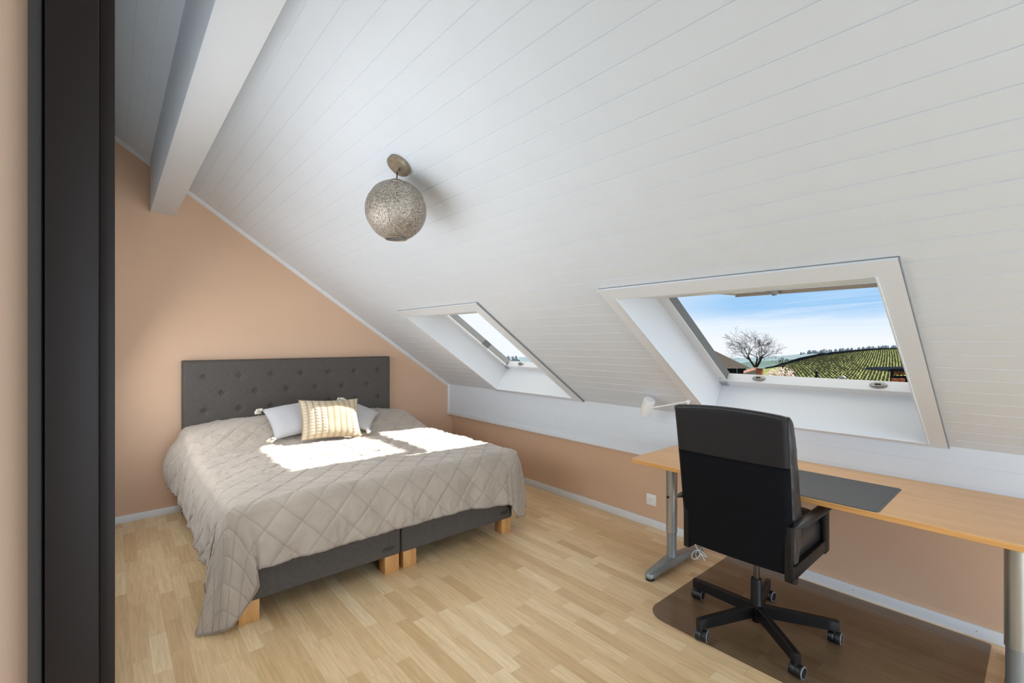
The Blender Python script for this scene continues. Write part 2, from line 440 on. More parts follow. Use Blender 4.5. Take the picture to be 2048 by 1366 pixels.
# sloping ceiling with real grooves
def ceiling():
    bm = bmesh.new()
    U1 = 4.15
    us = []
    k = -20
    while PH + k * PITCH < U1:
        c = PH + k * PITCH
        if c > 0.01 and c < U1 - .02:
            us += [(c - .0020, 0.0), (c - .0012, .0026), (c + .0012, .0026), (c + .0020, 0.0)]
        k += 1
    for wv in WIN: us += [(wv['u0'], 0.0)]
    us += [(0.0, 0.0), (UT, 0.0), (U1, 0.0)]
    us = sorted(set(us))
    # drop points that coincide closely
    uu = [us[0]]
    for p in us[1:]:
        if p[0] - uu[-1][0] > 1e-4: uu.append(p)
    ys = sorted([YF - .1, YB] + [wv['y0'] for wv in WIN] + [wv['y1'] for wv in WIN])
    V = [[bm.verts.new(sp(u, y, d)) for y in ys] for u, d in uu]
    for i in range(len(uu) - 1):
        um = (uu[i][0] + uu[i + 1][0]) / 2
        for j in range(len(ys) - 1):
            ym = (ys[j] + ys[j + 1]) / 2
            if any(wv['y0'] < ym < wv['y1'] and wv['u0'] < um < UT for wv in WIN): continue
            bm.faces.new((V[i][j], V[i][j + 1], V[i + 1][j + 1], V[i + 1][j]))
    x = B(); x.bm.free(); x.bm = bm
    return x
c = ceiling(); o = c.build('ceiling', 'white_paint', ang=10); struct(o, 'sloping ceiling of white painted tongue and groove boards')
# roof build-up above the lining (keeps the sun out), with the same two openings but larger
def roofbody():
    b = B()
    U0, U1 = -.95, 4.15; D0, D1 = .02, .30
    ycuts = [YF - .15]
    def slab(y0, y1, u0, u1, d0=D0, d1=D1):
        b.prism([sp(u0, y0, d0), sp(u1, y0, d0), sp(u1, y0, d1), sp(u0, y0, d1)], (0, y1 - y0, 0))
    slab(YF - .15, WIN[0]['y0'] - .02, .0, U1); slab(WIN[0]['y1'] + .02, WIN[1]['y0'] - .02, .0, U1); slab(WIN[1]['y1'] + .02, YB + .25, .0, U1)
    for wv in WIN:
        slab(wv['y0'] - .02, wv['y1'] + .02, UT + .02, U1)
    return b
o = roofbody().build('ceiling_roof', 'shadow_gap'); struct(o, 'insulated roof build-up above the lining')

# knee wall
b = B(); b.box(XW, XW + .2, YF - .1, YB, 0, .60)
struct(b.build('wall_right', 'wall_brown'), 'low brown knee wall under the white boarded panel')
def knee_panel():
    bm = bmesh.new(); zs = []
    z = ZC
    pr = [(.57, 0.0)]
    for zc in (.655, .75, .845):
        pr += [(zc - .0020, 0), (zc - .0012, .0022), (zc + .0012, .0022), (zc + .0020, 0)]
    pr += [(ZC, 0)]
    for (z0, d0), (z1, d1) in zip(pr[:-1], pr[1:]):
        a = [bm.verts.new((XR + d, y, zz)) for zz, d in ((z0, d0), (z1, d1)) for y in (YF - .1, YB)]
        bm.faces.new((a[0], a[1], a[3], a[2]))
    bmesh.ops.remove_doubles(bm, verts=bm.verts, dist=1e-5)
    x = B(); x.bm.free(); x.bm = bm
    x.box(XR + .004, XW + .15, YF - .1, YB, .572, ZC + .02)
    return x
struct(knee_panel().build('trim_1', 'white_paint', ang=10), 'white boarded upright panel between brown knee wall and sloping ceiling')
b = B(); b.box(XR - .012, XW, YF - .1, YB, .560, .588, .004); b.box(XR - .006, XR + .01, YF - .1, YB, .588, .602, .002)
struct(b.build('trim_2', 'white_trim'), 'white moulding along the bottom edge of the boarded panel')
b = B(); b.box(XR - .014, XR + .01, YB - .03, YB, .562, ZC + .005, .003)
struct(b.build('trim_3', 'white_trim'), 'short upright white moulding in the far corner')
# moulding where ceiling meets the back wall
b = B(); q = []
b.prism([sp(0.0, YB - .028, 0), sp(0.0, YB - .028, -.010), sp(0.0, YB, -.026), sp(0.0, YB, 0)], US * 4.1)
struct(b.build('trim_4', 'white_trim'), 'white moulding along the slope at the back wall')

# back wall (gable end)
b = B()
poly = [(-1.7, 0), (3.45, 0), (3.45, .8), (XR - .01, ZC + .02), (-.4, ZC + (XR + .4) * S0), (-1.7, ZC + (XR + .4) * S0)]
b.prism([(x, YB, z) for x, z in poly], (0, .25, 0))
struct(b.build('wall_back', 'wall_brown'), 'brown gable wall behind the bed')
# baseboards
b = B(); b.box(0.005, XW, YB - .013, YB, 0, .056, .002)
struct(b.build('baseboard_back', 'white_trim'), 'white baseboard along the back wall')
b = B(); b.box(XW - .014, XW, YF, YB - .013, 0, .060, .002)
bb = struct(b.build('baseboard_right', 'white_trim'), 'white baseboard along the knee wall')
for y in (3.15, 2.40, 1.83, .735, .235):
    s = B(); s.lathe([(.0028, 0), (.0028, .0012)], (XW - .014, y, .034), (-1, 0, 0), 10)
    s.build('screw', 'hardware', bb)

# ridge purlin
b = B(); b.box(.25, .421, YF - .05, YB + .02, 2.524, 3.05, .004)
struct(b.build('trim_5', 'white_paint'), 'white painted ridge beam under the ceiling')

# left wall with the doorway the view is taken from, door lining, hall
ztop = ZC + (XR - 0.0) * S0
b = B()
for ya_, yb_, za_, zb_ in ((1.06, 1.44, 0, 9), (2.66, 2.94, 0, 9), (4.46, YB, 0, 9), (1.44, 2.66, 0, 1.15), (1.44, 2.66, 1.95, 9), (2.94, 4.46, 0, .90), (2.94, 4.46, 1.70, 9)):
    zb_ = min(zb_, ztop + .05)
    b.prism([(-.085, ya_, za_), (.004, ya_, za_), (.004, ya_, zb_), (-.085, ya_, zb_)], (0, yb_ - ya_, 0))
b.prism([(-.085, YF, 0), (.004, YF, 0), (.004, YF, ztop + .05), (-.085, YF, ztop + .1)], (0, -.45 - YF, 0))
b.prism([(-.085, -.45, 2.12), (.004, -.45, 2.12), (.004, -.45, ztop + .05), (-.085, -.45, ztop + .1)], (0, 1.51, 0))
struct(b.build('wall_left', 'white_paint'), 'partition wall with the doorway, edge-on to the view')
b = B(); b.box(-1.5, -.0955, 1.075, 1.2, 0, 2.6)
struct(b.build('wall_hall', 'wall_brown'), 'brown wall strip left of the dark door frame')
b = B(); b.box(-1.6, -1.5, YF, 1.2, 0, .65); b.box(-1.6, -1.5, YF, 1.2, 2.15, 2.6); b.box(-1.6, -1.5, YF, -.7, .65, 2.15); b.box(-1.6, -1.5, .7, 1.2, .65, 2.15)
struct(b.build('wall_hall_left', 'white_paint'))
b = B(); b.box(-1.6, -.085, YF, 1.2, 2.6, 2.7)
struct(b.build('ceiling_hall', 'white_paint'))
for nw, (ya_, yb_, za_, zb_) in ((4, (1.44, 2.66, 1.15, 1.95)), (5, (2.94, 4.46, .90, 1.70))):  # two side windows invented to let fill light into the room
    ws = bpy.data.objects.new('window_%d' % nw, None); COL.objects.link(ws); ws.location = (-.04, (ya_ + yb_) / 2, za_); struct(ws, 'added window opening in the partition wall for fill light, edge-on to the view')
    b = B()
    for y in (ya_, (ya_ + yb_) / 2 - .02, yb_ - .04): b.box(-.10, -.07, y, y + .04, za_, zb_, .003)
    for z in (za_, zb_ - .04): b.box(-.10, -.07, ya_, yb_, z, z + .04, .003)
    b.build('window_frame', 'frame_white', ws)
# front wall behind the camera with an opening added for fill light
b = B()
b.box(-1.6, .2, YF - .15, YF, 0, 3.4); b.box(2.3, 3.4, YF - .15, YF, 0, 1.6); b.box(.2, 2.3, YF - .15, YF, 0, .5); b.box(.2, 2.3, YF - .15, YF, 2.2, 3.4)
struct(b.build('wall_front', 'white_paint'))
wf = bpy.data.objects.new('window_3', None); COL.objects.link(wf); wf.location = (1.25, YF, .5); struct(wf, 'unseen window added behind the viewpoint to admit fill light')
b = B()
for x in (.2, 1.22, 2.24): b.box(x, x + .06, YF - .1, YF - .04, .5, 2.2, .004)
for z in (.5, 2.14): b.box(.2, 2.3, YF - .1, YF - .04, z, z + .06, .004)
b.build('window_frame', 'frame_white', wf)

# door frame: dark lining seen edge-on at the left of the view
dr = bpy.data.objects.new('door_1', None); COL.objects.link(dr); dr.location = (-.045, 1.0, 0); struct(dr, 'dark brown door frame close to the camera')
b = B(); b.box(-.0742, -.0128, .985, 1.06, 0, 2.12, .0022, seg=3); b.build('door_lining', 'door_brown', dr)
b = B(); b.box(-.0125, .0062, 1.0, 1.075, 0, 2.12, .0012, seg=2); b.build('door_rebate', 'door_brown', dr)
b = B(); b.box(-.0935, -.078, 1.0, 1.07, 0, 2.12, .003); b.build('door_seal', 'gasket', dr)
b = B(); b.box(-.080, -.072, 1.03, 1.07, 0, 2.12); b.build('shadow_joint', 'shadow_gap', dr)  # black bar stands in for the shade between seal and lining
b = B(); b.box(-.085, .006, -.45, -.40, 0, 2.12, .002); b.build('door_lining', 'door_brown', dr)
b = B(); b.box(-.085, .006, -.45, 1.06, 2.12, 2.16, .002); b.build('door_head', 'door_brown', dr)

# ------------------------------------------------------------------ roof windows
SASH_Z = 1.766
def roof_window(idx, wv, oy0, oy1):
    y0, y1, u0 = wv['y0'], wv['y1'], wv['u0']
    w_ = bpy.data.objects.new('window_%d' % idx, None); COL.objects.link(w_); w_.location = sp(.6, (y0 + y1) / 2, 0)
    struct(w_, 'roof window %s' % ('above the desk, sash swung wide open' if idx == 2 else 'beside the bed, sash swung open'))
    # architrave on the ceiling face, 14 mm proud
    T = -.014
    ub = 0.0
    tr = B()
    def bar(ya, yb, ua, ub_):
        tr.prism([sp(ua, ya, T), sp(ub_, ya, T), sp(ub_, ya, .006), sp(ua, ya, .006)], (0, yb - ya, 0))
    bar(oy0, y0, ub, 1.423); bar(y1, oy1, ub, 1.423); bar(y0, y1, UT, 1.423); bar(y0, y1, ub, u0)
    o = tr.build('window_trim', 'white_trim', w_)
    gp = B()
    gp.prism([sp(0.0, oy0 - .0035, -.0135), sp(1.423, oy0 - .0035, -.0135), sp(1.423, oy0 - .0035, .002), sp(0.0, oy0 - .0035, .002)], (0, .004, 0))
    gp.prism([sp(1.4225, oy0, -.004), sp(1.4245, oy0, -.004), sp(1.4245, oy0, .002), sp(1.4225, oy0, .002)], (0, oy1 - oy0, 0))
    gp.build('shadow_joint', 'joint_grey', w_)  # grey strips paint the shade along the trim's right and top edges
    # thin raised bead round the inner edge of the lining
    bd = B()
    for ya in (y0 - .002, y1 - .004):
        bd.prism([sp(u0 - .004, ya, T - .004), sp(UT + .004, ya, T - .004), sp(UT + .004, ya, .01), sp(u0 - .004, ya, .01)], (0, .006, 0))
    bd.prism([sp(u0 - .004, y0, T - .004), sp(u0 + .004, y0, T - .004), sp(u0 + .004, y0, .01), sp(u0 - .004, y0, .01)], (0, y1 - y0, 0))
    bd.build('bead', 'white_trim', w_)
    # lining: sides and bottom square to the slope, top level
    f0 = u0; ft = 1.02                                # frame plane extents at depth DEP
    ln = B()
    zt = sp(UT, 0, 0)
    for ya, yb in ((y0 - .018, y0), (y1, y1 + .018)):
        ln.prism([sp(u0 - .01, ya, 0), sp(UT + .01, ya, 0), sp(ft + .02, ya, DEP + .02), sp(u0 - .01, ya, DEP + .02)], (0, yb - ya, 0))
    ln.prism([sp(u0 - .018, y0, 0), sp(u0, y0, 0), sp(u0, y0, DEP + .02), sp(u0 - .018, y0, DEP + .02)], (0, y1 - y0, 0))
    ln.prism([sp(UT, y0, 0), sp(UT + .02, y0, 0), sp(ft + .02, y0, DEP + .03), sp(ft, y0, DEP)], (0, y1 - y0, 0))
    ln.prism([sp(UT + .02, y0 - .02, .0), sp(UT + .05, y0 - .02, .30), sp(ft, y0 - .02, .34), sp(ft, y0 - .02, DEP + .02)], (0, y1 - y0 + .04, 0))
    ln.build('window_lining', 'white_trim', w_)
    # fixed frame, 65 mm face and 65 mm deep, outer part dark
    D1, D2 = DEP, DEP + .062
    FW = .062
    fr = B()
    def fbar(bb, ya, yb, ua, ub_, da, db):
        bb.prism([sp(ua, ya, da), sp(ub_, ya, da), sp(ub_, ya, db), sp(ua, ya, db)], (0, yb - ya, 0))
    fbar(fr, y0 - .02, y0 + FW, f0 - .02, ft + .05, D1, D1 + .006); fbar(fr, y1 - FW, y1 + .02, f0 - .02, ft + .05, D1, D1 + .006)
    fbar(fr, y0, y1, f0 - .02, f0 + .065, D1, D2); fbar(fr, y0, y1, ft, ft + .06, D1, D2)
    fr.build('window_frame', 'frame_white', w_)
    ou = B()
    for ya, yb in ((y0 - .04, y0 + .060), (y1 - .060, y1 + .04)):
        fbar(ou, ya, yb, f0 + .02, ft + .09, D1 + .006, D2 + .010)
    fbar(ou, y0, y1, f0 - .05, f0 + .045, D2, D2 + .008)
    fbar(ou, y0, y1, ft + .01, ft + .09, D2, D2 + .04)
    ou.build('outer_flashing', 'alu_dark', w_)
    sc = B()
    for uu in (f0 + .10,):
        sc.lathe([(.004, 0), (.004, .003)], sp(uu, y1 - .03, D1), -UN, 10)
    sc.build('screw', 'hardware', w_)
    # two striker plates on the bottom of the frame
    for ys_ in (y0 + .225, y1 - .265):
        st = B()
        uo = f0 + .065
        rg = []
        for hh, sc_ in ((0, 1), (.010, .9), (.016, .6)):
            rg.append([sp(uo + hh, ys_ + sc_ * .042 * math.cos(a), D1 + .032 + sc_ * .02 * math.sin(a)) for a in [2 * PI * k / 16 for k in range(16)]])
        st.rings(rg)
        so = st.build('striker_plate', 'hardware', w_)
        sl = B(); sl.box(-.014, .014, -.004, .004, -.001, .002, M=Matrix.Translation(sp(uo + .0165, ys_, D1 + .030)) @ Matrix(((0, US.x, UN.x, 0), (1, 0, 0, 0), (0, US.z, UN.z, 0), (0, 0, 0, 1))) @ Matrix(((1, 0, 0, 0), (0, 0, 1, 0), (0, 1, 0, 0), (0, 0, 0, 1))))
        sl.build('slot', 'shadow_gap', so)
    # top-hung sash pushed out until nearly level
    H = sp(ft + .03, 0, D2 + .03)
    L_ = 1.03
    xa = H.x; ang = math.radians(1.6)
    def q(t, y, h): return Vector((xa + t * math.cos(ang) - h * math.sin(ang), y, SASH_Z + t * math.sin(ang) + h * math.cos(ang)))
    sa = bpy.data.objects.new('window_sash', None)
    s_ = B()
    def sbar(bb, ya, yb, ta, tb, ha, hb):
        bb.prism([q(ta, ya, ha), q(tb, ya, ha), q(tb, ya, hb), q(ta, ya, hb)], (0, yb - ya, 0))
    ya, yb = y0 + .0, y1 - .0
    for a_, c_ in ((ya, ya + .07), (yb - .07, yb)): sbar(s_, a_, c_, 0, L_, .012, .050)
    sbar(s_, ya + .07, yb - .07, 0, .07, .012, .055); sbar(s_, ya + .07, yb - .07, L_ - .055, L_, .012, .050)
    so = s_.build('window_sash', 'frame_white', w_)
    e_ = B()
    sbar(e_, ya - .01, yb + .01, L_, L_ + .008, -.012, .06); sbar(e_, ya - .01, ya, 0, L_, .0, .06); sbar(e_, yb, yb + .01, 0, L_, .0, .06)
    e_.build('sash_edge', 'wood_beige', so)
    g_ = B(); sbar(g_, ya + .06, yb - .06, .06, L_ - .06, .030, .036); g_.build('pane', 'pane_glass', so)
    for ys_ in (y0 + .225, y1 - .265):
        l_ = B(); l_.box(L_ - .055, L_ - .02, -.035, .035, -.010, .012, .003, M=Matrix.Translation((xa, ys_, SASH_Z)) @ Matrix.Rotation(-ang, 4, 'Y'))
        l_.box(L_ - .03, L_ - .005, -.012, .012, -.022, .0, .003, M=Matrix.Translation((xa, ys_, SASH_Z)) @ Matrix.Rotation(-ang, 4, 'Y'))
        l_.build('latch', 'hardware', so)
    return w_
roof_window(1, WIN[1], 2.685, 3.917)
roof_window(2, WIN[0], .330, 1.591)

# ================================================================== SOCKET
t = thing('wall_socket', 'square white wall socket low on the brown knee wall left of the desk leg', 'socket', (XW, 2.05, .21))
b = B(); b.box(XW - .008, XW, 2.007, 2.094, .1675, .253, .003); b.build('face_plate', 'white_plastic', t)
b = B(); b.rings([[(XW - .0105 + .0 * k, 2.0505 + r * math.cos(a), .210 + r * .8 * math.sin(a)) for a in [2 * PI * i / 20 for i in range(20)]] for k, r in ((0, .026), (0, .0235))], False, False)
b.rings([[(XW - x, 2.0505 + .026 * math.cos(a), .210 + .021 * math.sin(a)) for a in [2 * PI * i / 6 + .52 for i in range(6)]] for x in (.0085, .004)]); b.build('socket_insert', 'white_plastic', t)
b = B()
for dy, dz in ((-.009, -.002), (.009, -.002), (0, .006)):
    b.lathe([(.0022, 0), (.0022, .001)], (XW - .0088, 2.0505 + dy, .21 + dz), (-1, 0, 0), 8)
b.build('pin_hole', 'black_plastic', t)

# ================================================================== PENDANT LAMP
LC = Vector((1.104, 2.139, 2.346))
t = thing('pendant_lamp', 'round pierced-metal globe lamp hanging from the sloping ceiling', 'lamp', LC)
b = B(); b.lathe([(.0, .0), (.060, 0), (.0615, .004), (.0615, .022), (.058, .0265), (.0, .0265)], LC, -UN, 32); b.build('canopy', 'aged_brass', t)
b = B(); b.lathe([(.009, 0), (.009, .018), (.004, .022)], LC - UN * .024, (0, 0, -1), 12); b.build('cord_grip', 'aged_brass', t)
c0 = LC - UN * .04
GC = Vector((1.089, 2.152, 2.112))
b = B(); b.tube([c0 + Vector((0, 0, .02)), Vector((GC.x + .004, GC.y - .004, 2.32)), Vector((GC.x, GC.y, 2.14))], .0032, 8); b.build('cord', 'black_plastic', t)
b = B(); N = 72; rg = []
for i in range(0, 41):
    th_ = .16 + (PI - .36 - .16) * i / 40
    rg.append([GC + Vector((math.cos(p) * math.sin(th_), math.sin(p) * math.sin(th_), math.cos(th_) * .99)) * (.152 * (1 - .016 * abs(math.sin(p * 8)) ** .6 * 1.0)) for p in [2 * PI * k / N for k in range(N)]])
b.rings(rg, False, False); b.build('lamp_shade', 'pierced_metal', t, ang=60)
b = B()
for th_, r_ in ((PI - .36, .0035), (.16, .003)):
    z_ = GC.z + .152 * math.cos(th_); R_ = .150 * math.sin(th_)
    pts = [(GC.x + R_ * math.cos(a), GC.y + R_ * math.sin(a), z_) for a in [2 * PI * k / 32 for k in range(33)]]
    b.tube(pts, r_, 6, False); b.build('rim', 'aged_brass', t); b = B()
b = B(); b.lathe([(.006, .03), (.016, .02), (.016, -.035), (.013, -.04)], GC + Vector((0, 0, .06)), (0, 0, 1), 16); b.build('bulb_holder', 'black_plastic', t)
b = B(); b.lathe([(.012, .02), (.014, .0), (.028, -.03), (.030, -.045), (.022, -.066), (.0, -.074)], GC + Vector((0, 0, .01)), (0, 0, 1), 20); b.build('bulb', 'bulb_glass', t)

# ================================================================== BED
t = thing('double_bed', 'double bed with dark grey upholstered tufted headboard and two box bases', 'bed', (1.4, 3.7, 0))
HX0, HX1, HZ = .46, 2.335, 1.292
def headboard():
    bm = bmesh.new()
    nx, nz = 300, 150
    z0 = .10
    btn = []
    for j, (zz, x0, n) in enumerate([(1.149, .613, 7), (1.002, .745, 6), (.854, .613, 7), (.706, .745, 6)]):
        for i in range(n): btn.append((x0 + .2645 * i, zz))
    bx = np.array([p[0] for p in btn]); bz = np.array([p[1] for p in btn])
    rows = []
    for j in range(nz + 1):
        row = []
        for i in range(nx + 1):
            x = HX0 + (HX1 - HX0) * i / nx; z = z0 + (HZ - z0) * j / nz
            dx = x - bx; dz = z - bz
            r = np.sqrt(dx * dx + dz * dz)
            d = float(np.sum(.022 * np.exp(-(r / .020) ** 1.3)) + np.sum(.006 * np.exp(-(np.abs(dz) / .007) ** 1.2 - (np.abs(dx) / .045) ** 2)))
            d += float(np.sum(.004 * np.exp(-(np.abs(dx) / .006) ** 1.2 - (np.abs(dz) / .03) ** 2)))
            e = min(x - HX0, HX1 - x, HZ - z)
            R_ = .028
            ed = R_ * (1 - math.sqrt(max(0, 1 - (1 - min(e, R_) / R_) ** 2)))
            row.append(bm.verts.new((x, 4.742 + d + ed, z)))
        rows.append(row)
    for j in range(nz):
        for i in range(nx): bm.faces.new((rows[j][i], rows[j][i + 1], rows[j + 1][i + 1], rows[j + 1][i]))
    x = B(); x.bm.free(); x.bm = bm
    # sides, top and back
    x.box(HX0 + .0005, HX1 - .0005, 4.772, 4.852, z0, HZ - .0005, .006)
    return x, btn
hb, btn = headboard(); ho = hb.build('headboard', 'grey_linen', t, ang=60)
first = None
for (x, z) in btn:
    if first is None:
        k = B(); k.lathe([(.012, -.004), (.013, .001), (.011, .006), (.006, .009), (.0, .0095)], (x, 4.7640, z), (0, -1, 0), 14); first = k.build('button', 'grey_linen', ho)
        fx, fz = x, z
    else:
        o = first.copy(); COL.objects.link(o); o.parent = ho; o.location = (x - fx, 0, z - fz)
        o.matrix_parent_inverse = first.matrix_parent_inverse.copy()
BF = 2.69
for (xa, xb) in ((.47, 1.393), (1.402, 2.33)):
    b = B(); b.box(xa, xb, BF, 4.74, .110, .385, .014, seg=3); bo = b.build('box_base', 'grey_linen', t)
    # stitched oval emblem at the lower right corner of each base
    em = B(); ex = xb - .085; ez = .165
    em.tube([(ex + .036 * math.cos(a), BF - .0006, ez + .013 * math.sin(a) + .003 * math.cos(a)) for a in [2 * PI * k / 28 for k in range(29)]], .0010, 5)
    for i in range(6):
        xx = ex - .024 + i * .0095
        em.tube([(xx, BF - .0008, ez - .006), (xx + .0025, BF - .0008, ez + .006), (xx + .006, BF - .0008, ez - .004), (xx + .0078, BF - .0008, ez + .003)], .0009, 5)
    em.build('stitched_emblem', 'shadow_gap', bo)
for (xa, xb) in ((.495, .592), (1.292, 1.388), (1.418, 1.512), (2.235, 2.322)):
    for (ya, yb) in ((BF + .012, BF + .10), (4.60, 4.69)):
        b = B(); b.box(xa, xb, ya, yb, 0, .112, .003); b.build('leg', 'bed_leg_wood', t)
b = B(); b.box(.46, .54, 4.74, 4.82, 0, .12, .003); b.build('headboard_foot', 'grey_linen', t)
b = B(); b.box(.475, 2.325, 2.70, 4.735, .386, .585, .05, seg=4); b.build('mattress', 'cushion_white', t)

# ------------------------------------------------------------------ bedspread
MX0, MX1, MY0, MY1 = .43, 2.375, 2.645, 4.738
def ztop(x, y):
    z = .628
    # sleeping pillows under the quilt
    f = max(0.0, min(1.0, (y - 3.92) / .50)); f = f * f * (3 - 2 * f)
    g = max(0.0, 1 - ((x - 1.38) / 1.25) ** 4)
    z += .150 * f * g * (1 + .10 * math.sin((x - .45) * 3.2))
    z -= .05 * max(0, (y - 4.45) / .29) ** 2 * 0.3
    n1 = noise.noise(Vector((x * 3.0, y * 3.6, 0.3))) ; n2 = noise.noise(Vector((x * 9, y * 14, 1.7))); n3 = noise.noise(Vector((x * 24, y * 30, 5.1)))
    wr = .35 + .65 * max(0, min(1, (y - 2.9) / .5))
    z += .010 * n1 + .008 * wr * n2 + .0035 * wr * n3
    # soft creases where the cover has been sat on
    rg_ = 1 - abs(noise.noise(Vector((x * 5.5 + .8 * n1, y * 9 + n1, 7.7)))) * 3.2
    z += .0075 * wr * max(0, rg_) ** 3
    rg_ = 1 - abs(noise.noise(Vector((x * 13 + n2, y * 11, 2.2)))) * 3.2
    z += .0042 * wr * max(0, rg_) ** 3
    return z

def smooth(t): t = max(0.0, min(1.0, t)); return t * t * (3 - 2 * t)
NS, NA, NF, NB = 190, 64, 220, 60
I1, I2, I3, I4, I5 = NS, NS + NA, NS + NA + NF, NS + 2 * NA + NF, 2 * NS + 2 * NA + NF
def perim():
    """outline points with outward normal, from back-left forward, round the foot and to back-right"""
    R_ = .075; pts = []
    def line(p, q, n, nor):
        for i in range(n): pts.append((Vector(p).lerp(Vector(q), i / n), Vector(nor)))
    def arc(c, a0, a1, n):
        for i in range(n):
            a = math.radians(a0 + (a1 - a0) * i / n)
            v = Vector((math.cos(a), math.sin(a))); pts.append((Vector(c) + v * R_, v))
    line((MX0, MY1), (MX0, MY0 + R_), NS, (-1, 0))
    arc((MX0 + R_, MY0 + R_), 180, 270, NA)
    line((MX0 + R_, MY0), (MX1 - R_, MY0), NF, (0, -1))
    arc((MX1 - R_, MY0 + R_), 270, 360, NA)
    line((MX1, MY0 + R_), (MX1, MY1), NS, (1, 0))
    line((MX1, MY1), (MX0, MY1), NB, (0, 1))
    return pts
PER = perim()
def quilt_relief(u, v, amp):
    q = 0
    for s_ in (1, -1):
        a_ = ((u + s_ * .95 * v + 50) / .185) % 1.0
        q += amp * math.exp(-(abs(a_ - .5) / .05) ** 2)
    return q
# where the hem lies around the two foot corners: (arc offset from the corner, world position)
TABL = [(-.17, (.400, 2.90, .262)), (-.11, (.395, 2.82, .215)), (-.07, (.362, 2.765, .085)), (-.045, (.341, 2.740, .009)), (-.015, (.385, 2.705, .008)), (.018, (.470, 2.675, .038)), (.045, (.534, 2.640, .135)), (.066, (.567, 2.620, .215)), (.080, (.558, 2.620, .300)), (.13, (.585, 2.622, .306))]
TABR = [(-.16, (2.20, 2.618, .262)), (-.09, (2.251, 2.610, .245)), (-.060, (2.275, 2.612, .175)), (-.030, (2.332, 2.640, .117)), (.01, (2.414, 2.680, .103)), (.045, (2.490, 2.715, .147)), (.08, (2.50, 2.76, .20)), (.12, (2.45, 2.83, .235)), (.17, (2.42, 2.90, .24))]
def interp1(tab, x):
    if x <= tab[0][0]: return tab[0][1]
    for (a, va), (c, vc) in zip(tab[:-1], tab[1:]):
        if x <= c: return va + (vc - va) * (x - a) / (c - a)
    return tab[-1][1]
